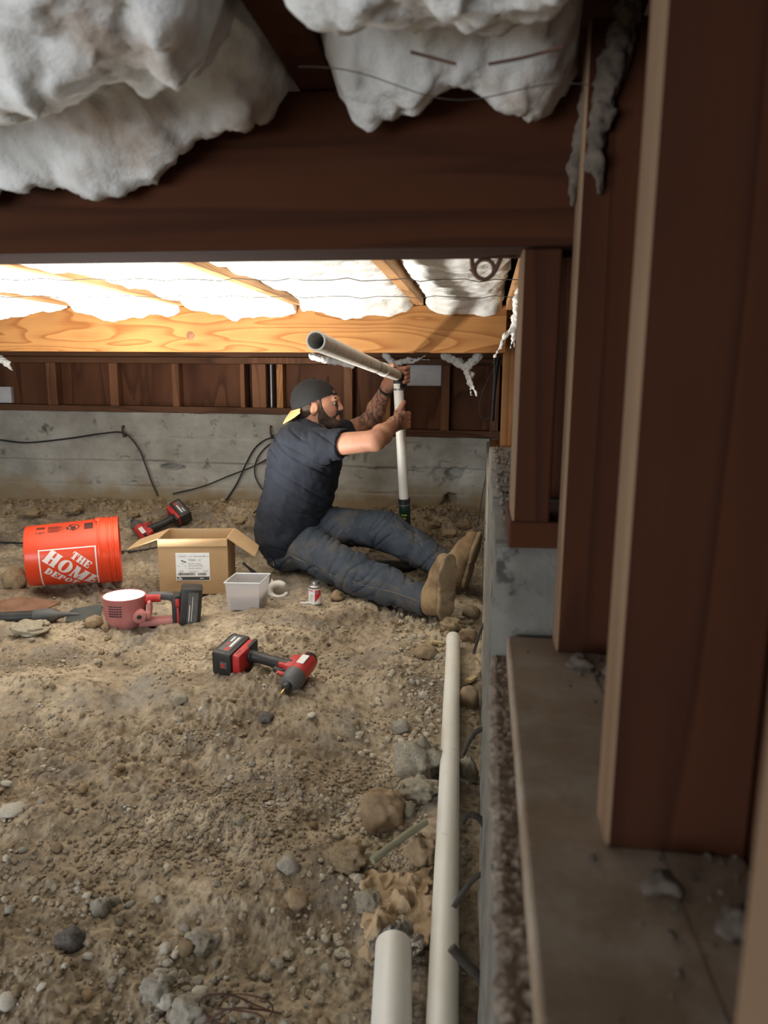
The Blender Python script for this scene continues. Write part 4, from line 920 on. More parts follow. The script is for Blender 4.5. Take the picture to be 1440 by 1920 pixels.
ob('fine_print', mb.mesh(), M['greyprint'], lb)['kind'] = 'stuff'
mb = MB(); x = .082
rr = random.Random(3)
while x < .205:
    w_ = rr.choice((.0012, .002, .003))
    if not (.155 < x < .165): mb.box((x, -.0026, .064), (x+w_, -.0021, .075))
    x += w_+rr.choice((.001, .0018))
ob('barcode', mb.mesh(), M['print'], lb)['kind'] = 'stuff'; ob('label_band', MB().box((.077, -.0026, .0425), (.217, -.0021, .058)).mesh(), M['print'], lb)
mb = MB()
for k in range(4): mb.box((.080+.005*k, -.0029, .044), (.083+.005*k, -.0025, .050+.003*((k*3) % 4)))
mb.box((.176, -.0029, .049), (.192, -.0025, .052)); ob('band_mark', mb.mesh(), M['paper'], lb)['kind'] = 'stuff'
mb = MB(); t = bmesh.new()
for i in range(24):
    a0, a1 = 2*math.pi*i/24, 2*math.pi*(i+1)/24
    f = lambda a, k: t.verts.new((.103+.022*k*math.cos(a), -.0026, .150+.0075*k*math.sin(a))); t.faces.new((f(a0, 1), f(a1, 1), f(a1, .93), f(a0, .93)))
mb._add(t); mb.box((.090, -.0026, .1485), (.116, -.0021, .1515)); ob('label_emblem', mb.mesh(), M['greyprint'], lb)
mb = MB().box((-.012, -.0008, -.0022), (.012, .0, .0022), 0, Matrix.Translation((.108, -.0022, .127)) @ Matrix.Rotation(math.radians(22), 4, 'Y')); ob('label_picture', mb.mesh(), M['print'], lb)

# ================================================================== plastic tub, cutter, can, small things round the man
m, nt, N, L, B = _mat('frosted_plastic'); B.inputs['Base Color'].default_value = (.85, .87, .9, 1); B.inputs['Roughness'].default_value = .35
tb = _n(nt, 'ShaderNodeBsdfTranslucent'); tb.inputs['Color'].default_value = (.9, .92, .95, 1); tp = _n(nt, 'ShaderNodeBsdfTransparent'); x1 = _n(nt, 'ShaderNodeMixShader'); x1.inputs[0].default_value = .66; L.new(tb.outputs[0], x1.inputs[1]); L.new(tp.outputs[0], x1.inputs[2])
x2 = _n(nt, 'ShaderNodeMixShader'); x2.inputs[0].default_value = .24; L.new(x1.outputs[0], x2.inputs[1]); L.new(B.outputs[0], x2.inputs[2]); L.new(x2.outputs[0], N['Material Output'].inputs['Surface']); M['frost'] = m
tl, tr = gz(429, 1146, .0), gz(485, 1147, .0); tx = unit((tr-tl)*[1, 1, 0]); ty = np.array([-tx[1], tx[0], 0]); ty = unit(ty+tx*.10)
tz = g1(*((tl+tr)/2)[:2])+.001
TX = Matrix(((tx[0], ty[0], 0, 0), (tx[1], ty[1], 0, 0), (0, 0, 1, 0), (0, 0, 0, 1)))
tub = empty('plastic_tub', (tl[0], tl[1], tz)); tag(tub, 'frosted square plastic tub with rusty hardware inside, in front of the box', 'tub')
tw_, td, thh = float(np.linalg.norm(tr-tl)), .125, .118
def tapered(z0, z1, g0, g1_, m, name, open_=True, parent=tub, wall=.002):
    t = bmesh.new()
    def rg(z, g): return [t.verts.new(TX @ Vector(p)) for p in ((-g, -g, z), (tw_+g, -g, z), (tw_+g, td+g, z), (-g, td+g, z))]
    a, b = rg(z0, g0), rg(z1, g1_); F_ = [(a, b)]
    if open_: c, d = rg(z1, g1_-wall), rg(z0+wall, g0-wall); F_ += [(b, c), (c, d)]
    for p, q in F_:
        for i in range(4): t.faces.new((p[i], p[(i+1) % 4], q[(i+1) % 4], q[i]))
    t.faces.new(a[::-1]); t.faces.new(d if open_ else b); q = MB()._add(t); return ob(name, q.mesh(), m, parent)
tapered(0, thh, 0, .010, M['frost'], 'tub_body')
t = bmesh.new(); q = MB()
rimp = [TX @ Vector(p) for p in ((-.012, -.012, thh), (tw_+.012, -.012, thh), (tw_+.012, td+.012, thh), (-.012, td+.012, thh), (-.012, -.012, thh))]
for a_, b_ in zip(rimp, rimp[1:]): q.tube([a_, b_], .0028, 6)
ob('rim', q.mesh(smooth=True), pmat('tub_rim_plastic', (.72, .76, .80), rough=.4), tub)
M['hardware'] = pmat('rusty_hardware', (.28, .17, .13), (.42, .28, .22), scale=60, rough=.8, bump=.6, bscale=90, spots=(.12, .06, .04), sscale=80, samt=(.52, .6))
hv = []; 
tc_ = bmesh.new(); nx_ = 16
gv = [[tc_.verts.new(TX @ Vector((.003+(tw_-.006)*i/nx_, .003+(td-.006)*j/nx_, .052+.006*random.random()))) for j in range(nx_+1)] for i in range(nx_+1)]
for i in range(nx_):
    for j in range(nx_): tc_.faces.new((gv[i][j], gv[i+1][j], gv[i+1][j+1], gv[i][j+1]))
def side(edge, dirn):
    lo_ = [tc_.verts.new(v.co*1.0+Vector((0, 0, -v.co.z+.003))) for v in edge]
    for i in range(len(edge)-1): tc_.faces.new((edge[i], lo_[i], lo_[i+1], edge[i+1]))
side([gv[i][0] for i in range(nx_+1)], 0); side(gv[nx_], 0); side([gv[i][nx_] for i in range(nx_, -1, -1)], 0); side(gv[0][::-1], 0)
bmesh.ops.recalc_face_normals(tc_, faces=tc_.faces)
hw = ob('fittings_in_tub', MB()._add(tc_).mesh(smooth=True), M['hardware'], None, loc=tuple(tub.location)); tag(hw, 'heap of rusty small hardware inside the frosted tub', 'hardware', kind='stuff')

# white pipe cutter with dark handle
cp = gz(518, 1092, .035); cz = g1(cp[0], cp[1])
cut = empty('pipe_cutter', (cp[0], cp[1], cz)); tag(cut, 'white hooked pipe cutter with dark handle beside the plastic tub', 'cutter')
M['whitep'] = pmat('grimy_white_plastic', (.78, .77, .74), (.66, .63, .58), scale=30, rough=.5)
s = SDF((-.07, -.06, -.02), (.08, .06, .09), .0035)
arc = [(.040*math.cos(a)+.012, -.012+.006*math.sin(a), .032+.030*math.sin(a)) for a in np.linspace(-.35, -5.2, 15)]
s.chain(arc, list(np.linspace(.008, .016, 15)), .006); s.chain([(-.015, .0, .045), (-.020, .004, .062), (-.022, .008, .078)], [.012, .007, .004], .006)
ob('jaw', s.mesh('jaw'), M['whitep'], cut)
h0, h1 = np.array([-.030, .0, .040]), A_(456, 1056, cp[1]+.03)-np.array([cp[0], cp[1], cz]); h1[2] = max(h1[2], .05)
ob('handle', MB().tube(spline([h0, h0*.6+h1*.4+np.array([0, 0, .004]), h1], 6), [.007+.002*math.sin(i) for i in range(13)], 10).mesh(smooth=True), M['rubber'], cut)
ob('handle_end', MB().tube([h1, h1+unit(h1-h0)*.010], [.0075, .005], 10).mesh(smooth=True), M['whitep'], cut)

# primer can
cc = gz(591, 1131, .0); cz = g1(cc[0], cc[1])
can = empty('solvent_can', (cc[0], cc[1], cz-.002)); tag(can, 'small metal can with red and white label near the man\'s leg', 'can')
ob('can_body', MB().lathe([(0, 0), (.0275, 0), (.0285, .002), (.0285, .004), (.0275, .006), (.0275, .076), (.0285, .078), (.0285, .081), (.0265, .083), (.017, .088), (.0155, .088)], 32, cap=False).mesh(smooth=True), M['steel'], can)
ob('screw_cap', MB().lathe([(.0165, .087), (.0175, .088), (.0175, .099), (.016, .101), (0, .101)], 24, cap=False).mesh(smooth=True), M['steel'], can)
M['red'] = pmat('red_label', (.62, .03, .03), rough=.45)
ob('label_sleeve', MB().lathe([(.0278, .009), (.0278, .073)], 32, cap=False).mesh(smooth=True), M['paper'], can)
def arcp(a0, a1, z0, z1, r, n=8):
    t = bmesh.new(); A = [math.radians(a0+(a1-a0)*i/n) for i in range(n+1)]
    lo_ = [t.verts.new((r*math.cos(a), r*math.sin(a), z0)) for a in A]; hi_ = [t.verts.new((r*math.cos(a), r*math.sin(a), z1)) for a in A]
    for i in range(n): t.faces.new((lo_[i], lo_[i+1], hi_[i+1], hi_[i]))
    return t
q = MB()
q._add(arcp(-78, -20, .046, .068, .0282)); t = bmesh.new()
A = [math.radians(x) for x in (-80, -60, -40, -20)]
for i in range(3):
    v = [t.verts.new((.0282*math.cos(a), .0282*math.sin(a), z)) for a, z in ((A[i], .046-.010*(3-i)), (A[i+1], .046-.010*(2-i)), (A[i+1], .047), (A[i], .047))]; t.faces.new(v)
q._add(t); q._add(arcp(-150, -95, .064, .068, .0282)); ob('label_print', q.mesh(), M['red'], can)
q = MB()
for k in range(5): q._add(arcp(-76+k*3, -38-k*3, .053+.0028*k, .0545+.0028*k, .0285)); 
for k in range(4): q._add(arcp(-135, -105+4*k, .020+.008*k, .0225+.008*k, .0282))
ob('label_lines', q.mesh(), M['greyprint'], can)['kind'] = 'stuff'

# keys on the belt loop, black knee pad behind the legs, shim by the can
kp = A_(510, 1046, 3.25); keys = empty('key_ring', tuple(kp)); tag(keys, 'bunch of keys hanging at the back of the man\'s jeans', 'keys')
def torus(R, r, Mx, n=16, k=6): return [Mx @ Vector((R*math.cos(2*math.pi*i/n), R*math.sin(2*math.pi*i/n), 0)) for i in range(n+1)]
ob('ring', MB().tube(torus(.014, .001, Matrix.Translation((0, 0, .018)) @ Matrix.Rotation(1.3, 4, 'X')), .0014, 6).mesh(smooth=True), M['steel'], keys)
for k in range(5):
    Mx = Matrix.Translation((.004*(k-2), -.004*k+.006, .004)) @ Matrix.Rotation((k-2)*.25, 4, 'Y') @ Matrix.Rotation(.3*k, 4, 'Z')
    ob('key', MB().box((-.008, -.001, -.012), (.008, .001, .006), .0008, Mx).box((-.003, -.001, -.045), (.003, .001, -.012), .0005, Mx).mesh(), M['steel'] if k % 2 else M['rubber'], keys)
kp = gz(735, 1062, .03); s = SDF((-.16, -.10, -.03), (.16, .10, .06), .006)
s.ell((-.03, 0, .012), (.085, .055, .022), 0).ell((.06, .01, .010), (.07, .05, .018), .03)
pad = ob('knee_pad', s.mesh('knee_pad', lambda v: .004*mnoise.noise(v*30)), M['rubber'], None, loc=(kp[0], kp[1], g1(kp[0], kp[1]))); tag(pad, 'black knee pad lying on the dirt behind the man\'s knees', 'pad')
tag(ob('cord', MB().tube(spline([A_(700, 1035, 3.45), A_(715, 1050, 3.40), A_(728, 1058, 3.36)], 6), .002, 6).mesh(smooth=True), M['cable'], pad), 'thin strap') if False else None
sp = gz(575, 1132, .0)
tag(ob('wood_sliver', MB().box((-.03, -.006, 0), (.03, .006, .006), .001, Matrix.Rotation(.15, 4, 'Z')).mesh(), M['whiteboard'], None, loc=(sp[0], sp[1], g1(sp[0], sp[1]))), 'pale flat sliver lying just in front of the small can', 'sliver')

# ================================================================== work light (the lamp that lights the bay)
M['pinkred'] = pmat('dusty_red_plastic', (.44, .13, .13), (.52, .22, .21), scale=9, rough=.6); M['dred'] = pmat('red_plastic', (.50, .022, .025), (.58, .05, .045), scale=14, rough=.45, spots=(.42, .22, .18), sscale=30, samt=(.64, .75))
M['blackp'] = pmat('black_tool_plastic', (.016, .016, .017), (.035, .034, .033), scale=14, rough=.5, spots=(.10, .09, .075), sscale=22, samt=(.60, .74)); M['greyp'] = pmat('grey_tool_plastic', (.075, .078, .082), (.12, .12, .12), scale=18, rough=.5)
wl0, wl1 = gz(236, 1178, .0), gz(352, 1170, .0); wx = unit((wl1-wl0)*[1, 1, 0]); wz = g1(*wl0[:2])
wl = empty('work_light', (wl0[0]-.028, wl0[1]+.055, wz-.004), Matrix(((wx[0], -wx[1], 0, 0), (wx[1], wx[0], 0, 0), (0, 0, 1, 0), (0, 0, 0, 1)))); tag(wl, 'red cordless work light shining straight up from the dirt', 'work light')
hexa = lambda prof, rot=0: MB().lathe(prof, 32)
ob('lamp_head', hexa([(0, .0), (.040, .002), (.056, .010), (.072, .040), (.077, .062), (.079, .118), (.0815, .122), (.0815, .130), (.076, .131), (.074, .126), (0, .126)]).mesh(smooth=True), M['pinkred'], wl)
q = MB()
for r_ in range(5):
    for c_ in range(5):
        a = math.radians(-128+c_*8); z = .068+r_*.0095; rr_ = .0775
        q.box((-.0042, -.0015, -.0022), (.0042, .0015, .0022), 0, Matrix.Translation((rr_*math.cos(a), rr_*math.sin(a), z)) @ Matrix.Rotation(a+math.pi/2, 4, 'Z'))
ob('vent_grille', q.mesh(), M['blackp'], wl)['kind'] = 'stuff'
m, nt, N, L, B = _mat('lit_led_lens'); B.inputs['Emission Color'].default_value = (1, .98, .94, 1); B.inputs['Emission Strength'].default_value = 14; M['lens'] = m
ob('lens', MB().lathe([(0, .1275), (.070, .1275), (.073, .1285), (.070, .130), (0, .1315)], 32).mesh(smooth=True), M['lens'], wl)
kn = ob('pivot_knob', MB().lathe([(0, -.02), (.024, -.02), (.026, -.012), (.024, .012), (.018, .016), (0, .016)], 24, Matrix.Translation((.058, -.062, .060)) @ Matrix.Rotation(math.radians(100), 4, 'X')).mesh(smooth=True), M['pinkred'], wl)
ob('knob_bolt', MB().lathe([(0, 0), (.009, 0), (.009, .003), (.005, .0035), (0, .002)], 16, Matrix.Translation((.058, -.0785, .063)) @ Matrix.Rotation(math.radians(100), 4, 'X')).mesh(smooth=True), M['blackp'], kn)
ob('yoke', MB().box((.060, -.064, .046), (.098, -.040, .076), .006).box((.086, -.05, .05), (.100, .05, .11), .005).mesh(smooth=True), M['pinkred'], wl)
ob('grip', MB().tube(spline([(.078, 0, .112), (.11, 0, .120), (.150, 0, .118), (.180, 0, .108), (.196, 0, .080)], 6), .0165, 14).mesh(smooth=True), M['greyp'], wl)
ob('grip_accent', MB().tube(spline([(.074, -.004, .108), (.10, -.006, .114), (.135, -.006, .114)], 6), [.019]*4+[.0172]*9, 14).mesh(smooth=True), M['dred'], wl)
ob('lower_bar', MB().box((.035, -.030, .004), (.198, .030, .030), .008).mesh(smooth=True), M['pinkred'], wl)
BT = Matrix.Translation((.218, 0, .004)) @ Matrix.Rotation(math.radians(6), 4, 'Y')
ob('battery_mount', MB().box((.176, -.036, .004), (.212, .036, .125), .008).mesh(smooth=True), M['blackp'], wl)
bt = ob('battery', MB().box((-.020, -.046, 0), (.062, .046, .150), .010, BT).mesh(smooth=True), M['blackp'], wl)
ob('battery_label', MB().box((.010, -.0468, .012), (.048, -.0458, .136), .001, BT).mesh(), M['greyp'], bt)
ob('battery_stripe', MB().box((.016, -.0476, .020), (.019, -.0466, .085), .0004, BT).box((.026, -.0476, .020), (.028, -.0466, .120), .0004, BT).mesh(), M['paper'], bt)
ob('red_latch', MB().box((.190, -.0405, .080), (.206, -.030, .112), .003, Matrix.Identity(4)).box((.194, -.0395, .010), (.203, -.030, .078), .003).mesh(smooth=True), M['dred'], wl)
ob('foot', MB().box((.010, -.018, -.014), (.045, .018, .004), .003).mesh(), M['blackp'], wl)
l = bpy.data.lights.new('work_light_led', 'AREA'); l.shape = 'DISK'; l.size = .135; l.energy = 49; l.color = (1, .965, .91); l.spread = math.radians(150)
lo = bpy.data.objects.new('work_light_led', l); link(lo, wl); lo.location = (0, 0, .1335); lo.rotation_euler = (math.pi, 0, 0)

# ================================================================== impact drivers
M['brass'] = pmat('brass_bit', (.62, .45, .18), rough=.35, metal=.9)
def driver(name, Mx, label, long_bit=False):
    """local x: nose, -z: down the handle, y: across"""
    r = empty(name); r.rotation_mode = 'QUATERNION'; r.rotation_quaternion = Mx.to_quaternion(); r.location = Mx.to_translation(); tag(r, label, 'impact driver', 'red and black cordless drivers')
    RX = Matrix.Rotation(math.pi/2, 4, 'Y')
    ho = ob('motor_housing', MB().lathe([(0, -.072), (.020, -.071), (.029, -.064), (.031, -.045), (.032, .010), (.034, .028), (.033, .034), (0, .034)], 28, RX).box((-.055, -.024, -.048), (.020, .024, -.010), .009).mesh(smooth=True), M['dred'], r)
    [ob('side_label', MB().box((-.045, sy*.0305, -.010), (.004, sy*.0335, .014), .001).mesh(), M['paper'], ho) for sy in (-1, 1)]
    ob('side_label_mark', MB().box((-.040, .0330, -.006), (-.020, .0340, .004), .0003).box((-.014, .0330, -.002), (.000, .0340, .010), .0003).mesh(), M['dred'], ho)
    q = MB()
    for k in range(5): q.box((-.066+.0065*k, -.0325, -.004), (-.063+.0065*k, .0325, .012))
    ob('vent_slots', q.mesh(), M['blackp'], ho)['kind'] = 'stuff'
    ob('rear_cap', MB().lathe([(0, -.084), (.016, -.083), (.026, -.076), (.027, -.068), (0, -.068)], 24, RX).mesh(smooth=True), M['blackp'], r)
    ob('nose_cone', MB().lathe([(0, .030), (.0345, .030), (.0345, .048), (.031, .062), (.022, .078), (.017, .082), (0, .082)], 28, RX).mesh(smooth=True), M['greyp'], r)
    ob('chuck', MB().lathe([(0, .080), (.012, .080), (.0135, .084), (.0135, .098), (.011, .102), (0, .102)], 20, RX).mesh(smooth=True), M['blackp'], r)
    L_ = .062 if long_bit else .030
    ob('bit', MB().lathe([(0, .100), (.0035, .100), (.0035, .100+L_*.7), (.0022, .100+L_*.8), (.0022, .100+L_), (0, .100+L_)], 6, RX).mesh(), M['steel'] if long_bit else M['brass'], r)
    ob('grip', MB().tube(spline([(-.014, 0, -.030), (-.016, 0, -.070), (-.022, 0, -.115), (-.026, 0, -.160), (-.024, 0, -.186)], 5), [.027]*3+[.0225]*6+[.0205]*6+[.0225]*3+[.026]*3, 18, flat=.86).mesh(smooth=True), M['blackp'], r)
    ob('grip_accent', MB().box((-.002, -.0215, -.070), (.012, .0215, -.034), .006).mesh(smooth=True), M['dred'], r)
    ob('trigger', MB().tube(spline([(.014, 0, -.040), (.022, 0, -.056), (.016, 0, -.076)], 4), .010, 10).mesh(smooth=True), M['blackp'], r)
    ob('trigger_guard', MB().tube(spline([(.028, 0, -.030), (.034, 0, -.046), (.030, 0, -.060)], 4), .0075, 10).mesh(smooth=True), M['dred'], r)
    ft = ob('battery_foot', MB().box((-.070, -.036, -.214), (.046, .036, -.182), .010).mesh(smooth=True), M['dred'], r)
    q = MB()
    for sy in (-1, 1):
        for k in range(3): q.box((.010+.009*k, sy*.0352, -.201), (.015+.009*k, sy*.0368, -.196))
    ob('screw_holes', q.mesh(), M['blackp'], ft)['kind'] = 'stuff'
    ob('foot_accent', MB().box((-.074, -.0375, -.196), (-.020, .0375, -.180), .006).mesh(smooth=True), M['blackp'], ft)
    b_ = ob('battery', MB().box((-.076, -.041, -.276), (.056, .041, -.208), .009).mesh(smooth=True), M['blackp'], r)
    for sy in (-1, 1):
        ob('battery_label', MB().box((-.060, sy*.0405, -.264), (.040, sy*.0420, -.222), .002).mesh(), M['greyp'], b_)
        ob('battery_print', MB().box((-.050, sy*.0418, -.238), (.012, sy*.0426, -.230), .0003).box((-.050, sy*.0418, -.252), (-.020, sy*.0426, -.246), .0003).mesh(), M['paper'], b_)
        ob('battery_mark', MB().box((.016, sy*.0418, -.244), (.034, sy*.0426, -.228), .0003).box((-.012, sy*.0418, -.253), (.004, sy*.0426, -.245), .0003).mesh(), M['dred'], b_)
    ob('battery_latch', MB().box((.052, -.012, -.246), (.0585, .012, -.220), .003).mesh(smooth=True), M['greyp'], b_)
    ob('latch_mark', MB().box((.0575, -.007, -.240), (.0592, .007, -.228), .001).mesh(), M['dred'], b_)
    return r
# foreground one lies on its side, nose towards the camera
hd_, bt_ = A_(562, 1258, 2.09), A_(446, 1243, 2.13)
hz = g1(hd_[0], hd_[1])+.036; bz = g1(bt_[0], bt_[1])+.044
down = unit(np.array([bt_[0]-hd_[0], bt_[1]-hd_[1], bz-hz])); nose = unit(np.array([.10, -1, -.16])); nose = unit(nose-down*(nose@down))
Mx = frame(tuple(nose), tuple(-down), (hd_[0], hd_[1], hz)); d1 = driver('impact_driver', Mx, 'red and black impact driver lying on the dirt mound in the foreground')
# the other one behind the box, battery up, bit pointing left
hd_, bt_ = A_(266, 1003, 3.80), A_(322, 966, 3.92)
hz = g1(hd_[0], hd_[1])+.034
down = unit(bt_-np.array([hd_[0], hd_[1], hz])); nose = unit(np.array([-1, -.25, -.02])); nose = unit(nose-down*(nose@down))
Mx = frame(tuple(nose), tuple(-down), (hd_[0], hd_[1], hz)); d2 = driver('impact_driver', Mx, 'red and black impact driver with long bit behind the cardboard box', True); d2.scale = (1.0, 1.0, 1.0)

# ================================================================== digging tool and rusty plate at the left edge
y_ = 2.86
s0, s1 = gz(-60, 1150, .03), gz(100, 1143, .03); sz = g1(s1[0], s1[1])+.026
tool = empty('digging_tool', (s1[0], s1[1], sz)); tag(tool, 'black-handled digging tool with flat dark blade at the left edge', 'tool')
dd = unit((s1-s0)*[1, 1, 0]); 
ob('handle', MB().tube([tuple(-dd*.55), tuple(-dd*.3), tuple(-dd*.06)], [.0205, .021, .023], 16).mesh(smooth=True), M['blackp'], tool)
ob('socket', MB().tube(spline([-dd*.075, -dd*.03, dd*.01, dd*.05+np.array([0, 0, .002]), dd*.10], 4), [.023, .026, .028, .028, .029, .029, .028, .025, .021, .016, .012, .010, .009, .008, .007, .006, .004], 16).mesh(smooth=True), M['greyp'], tool)
ppz = np.array([-dd[1], dd[0], 0]); tn = unit(np.array([0, 0, 1])*.85-ppz*.5*-1)
q = MB(); t = bmesh.new(); pts2 = [(.045, -.030), (.180, -.033), (.180, .036), (.075, .026), (.055, .012)]
ups = unit(np.array([0, 0, 1])*.80+ppz*.60); nn = np.cross(dd, ups)
a = [t.verts.new(dd*x+ups*y+nn*.002) for x, y in pts2]; b = [t.verts.new(dd*x+ups*y-nn*.002) for x, y in pts2]
t.faces.new(a); t.faces.new(b[::-1])
for i in range(5): t.faces.new((a[i], b[i], b[(i+1) % 5], a[(i+1) % 5]))
bmesh.ops.recalc_face_normals(t, faces=t.faces); q._add(t); ob('blade', q.mesh(), pmat('dark_steel_blade', (.055, .06, .055), (.10, .10, .09), scale=12, rough=.5, metal=.4), tool)
P = [gz(-70, 1138, .03), gz(40, 1119, .03), gz(114, 1120, .03), gz(74, 1141, .03), gz(-70, 1150, .03)]
t = bmesh.new(); zz = [.046, .060, .052, .046, .044]
a = [t.verts.new((p[0], p[1], g1(p[0], p[1])+z-.02)) for p, z in zip(P, zz)]; b = [t.verts.new(v.co+Vector((0, 0, .005))) for v in a]
t.faces.new(a[::-1]); t.faces.new(b)
for i in range(5): t.faces.new((a[i], a[(i+1) % 5], b[(i+1) % 5], b[i]))
bmesh.ops.recalc_face_normals(t, faces=t.faces)
tag(ob('rusty_plate', MB()._add(t).mesh(), pmat('rust_brown_plate', (.17, .085, .05), (.27, .15, .09), scale=14, rough=.85, bump=.3), origin=tuple(a[0].co) if False else (P[0][0], P[0][1], 0)), 'flat rust-brown plate behind the black tool handle', 'plate')

# ================================================================== stones, clods and pebbles
def rock_mesh(seed, sub=3, rough=.22, ang=0.0):
    bm = bmesh.new(); bmesh.ops.create_icosphere(bm, subdivisions=sub, radius=.5); o = Vector((seed*3.1, seed*1.7, seed*.9))
    for v in bm.verts:
        p = v.co.normalized(); d = rough*mnoise.fractal(p*1.5+o, .9, 2.0, 3)+.05*mnoise.noise(p*7+o)
        if ang: d -= ang*abs(mnoise.noise(p*2.2+o*2)); d += .03*mnoise.noise(p*16+o)
        v.co = p*(.5+.5*d)
    me = bpy.data.meshes.new('rock'); bm.to_mesh(me); bm.free(); me.polygons.foreach_set('use_smooth', np.full(len(me.polygons), True, dtype=bool)); return me
M['rock_brown'] = pmat('brown_stone', (.29, .20, .115), (.38, .275, .17), scale=6, rough=.9, bump=.4, bscale=40)
M['rock_grey'] = pmat('grey_stone', (.27, .24, .195), (.40, .36, .295), scale=8, rough=.9, bump=.4, bscale=60)
M['rock_pale'] = pmat('pale_stone', (.46, .42, .34), (.58, .54, .46), scale=8, rough=.85, bump=.3, bscale=60)
M['rock_dark'] = pmat('dark_stone', (.085, .075, .07), (.16, .14, .12), scale=8, rough=.9, bump=.4, bscale=60)
M['rubble'] = pmat('concrete_rubble', (.37, .32, .235), (.50, .445, .34), scale=14, rough=.95, bump=.8, bscale=50, spots=(.22, .19, .14), sscale=30, samt=(.55, .65))
M['clod'] = pmat('dirt_clod', (.27, .195, .115), (.40, .30, .18), scale=14, rough=.95, bump=.7, bscale=60)
def stone(px, py, w, h, m, label, ang=0.0, seed=1, name='stone', lift=0.0, deep=None):
    p = gz(px, py+h*.30, 0.0); z = g1(p[0], p[1]); p = gz(px, py+h*.30, z); dist = float(np.linalg.norm(p-CAM)); k = dist/FPX*1.02
    me = rock_mesh(seed, 4 if w > 45 else 3, .30, ang); o = ob(name, me, M[m], None)
    sx, sz = w*k, h*k*1.02; o.scale = (sx, (deep or .9)*sx, sz); o.location = (min(p[0], .012-sx*.45), p[1], z+sz*.30+lift); o.rotation_euler = (0, 0, .3*math.sin(seed)); return tag(o, label, 'rock')
stone(716, 1522, 74, 74, 'rock_brown', 'large rounded brown boulder beside the grey stick', 0, 3)
stone(788, 1600, 50, 60, 'rock_brown', 'rounded brown rock touching the long pipe beside the crumpled paper', .3, 5)
stone(786, 1428, 84, 92, 'rubble', 'big flat chunk of broken concrete left of the long pipe', .5, 7, 'concrete_chunk')
stone(787, 1482, 70, 46, 'rubble', 'jagged concrete chunk just below the big flat one', .6, 8, 'concrete_chunk')
stone(876, 1448, 34, 60, 'rubble', 'broken concrete piece wedged between long pipe and footing', .6, 9, 'concrete_chunk')
stone(884, 1310, 36, 48, 'rock_brown', 'rounded tan rock between the long pipe and the footing', .1, 10)
stone(765, 1520, 32, 32, 'rubble', 'small grey rubble piece right of the brown boulder', .4, 11)
stone(752, 1362, 32, 26, 'rock_grey', 'small pale grey stone above the concrete chunks', .2, 12)
stone(798, 1223, 44, 28, 'clod', 'flat tan clod left of the far pipe end', .4, 13, 'dirt_clod')
stone(846, 1172, 46, 30, 'clod', 'crumbly clod under the heel of the turned-up boot', .6, 14, 'dirt_clod')
stone(884, 1150, 34, 34, 'clod', 'clod between the boot sole and the footing', .6, 15, 'dirt_clod')
stone(878, 1190, 36, 26, 'clod', 'small clod heaped against the footing near the boot', .6, 16, 'dirt_clod')
stone(541, 1624, 38, 34, 'rock_grey', 'single round grey stone left of the crumpled paper', .1, 17)
stone(556, 1688, 38, 32, 'rock_brown', 'round brown stone half sunk below the single grey one', .1, 18)
stone(377, 1770, 58, 36, 'rock_grey', 'angular light grey stone above the pebble pocket', .4, 19)
stone(132, 1765, 42, 40, 'rock_dark', 'dark slate-coloured stone in the lower left dirt', .3, 20)
stone(296, 1856, 50, 50, 'rock_grey', 'round brownish-grey stone in the pebble pocket, left side', .1, 21)
stone(355, 1902, 52, 48, 'rock_grey', 'smooth blue-grey stone at the bottom edge beside rusty wire', .05, 22)
stone(310, 1783, 22, 22, 'rock_pale', 'small white pebble left of the angular grey stone', .1, 23)
stone(340, 1786, 27, 19, 'rock_pale', 'small flat white pebble touching the angular grey stone', .2, 24)
stone(377, 1866, 30, 22, 'rock_pale', 'pale oval pebble just above the blue-grey stone', .1, 25)
stone(312, 1877, 26, 24, 'rock_pale', 'pale pebble between the two largest pebble pocket stones', .1, 26)
stone(190, 1702, 32, 32, 'rock_grey', 'angular grey stone in the lower left dirt', .4, 27)
stone(22, 1520, 42, 20, 'rock_pale', 'flat pale stone at the left edge', .1, 28)
stone(498, 1346, 30, 20, 'rock_dark', 'small dark stone below the foreground impact driver', .3, 29)
stone(335, 1310, 34, 24, 'rubble', 'pale stone beside a small dark hole left of the driver', .3, 30)
stone(60, 1178, 62, 24, 'rubble', 'long tan rock in front of the black tool handle', .4, 31)
stone(177, 1167, 30, 24, 'rock_brown', 'tan stone left of the work light', .1, 32)
stone(203, 1177, 22, 20, 'rock_brown', 'small tan stone touching the work light base', .1, 33)
stone(632, 1118, 26, 22, 'rock_brown', 'reddish clod right of the small can', .5, 34, 'dirt_clod')
stone(690, 1690, 46, 34, 'rubble', 'dusty rubble piece left of the crumpled paper', .5, 35, 'concrete_chunk')
stone(655, 1605, 70, 46, 'clod', 'large dusty clod above the crumpled paper', .5, 36, 'dirt_clod')
stone(28, 1090, 40, 46, 'clod', 'tan clod behind the closed end of the bucket', .4, 37, 'dirt_clod')
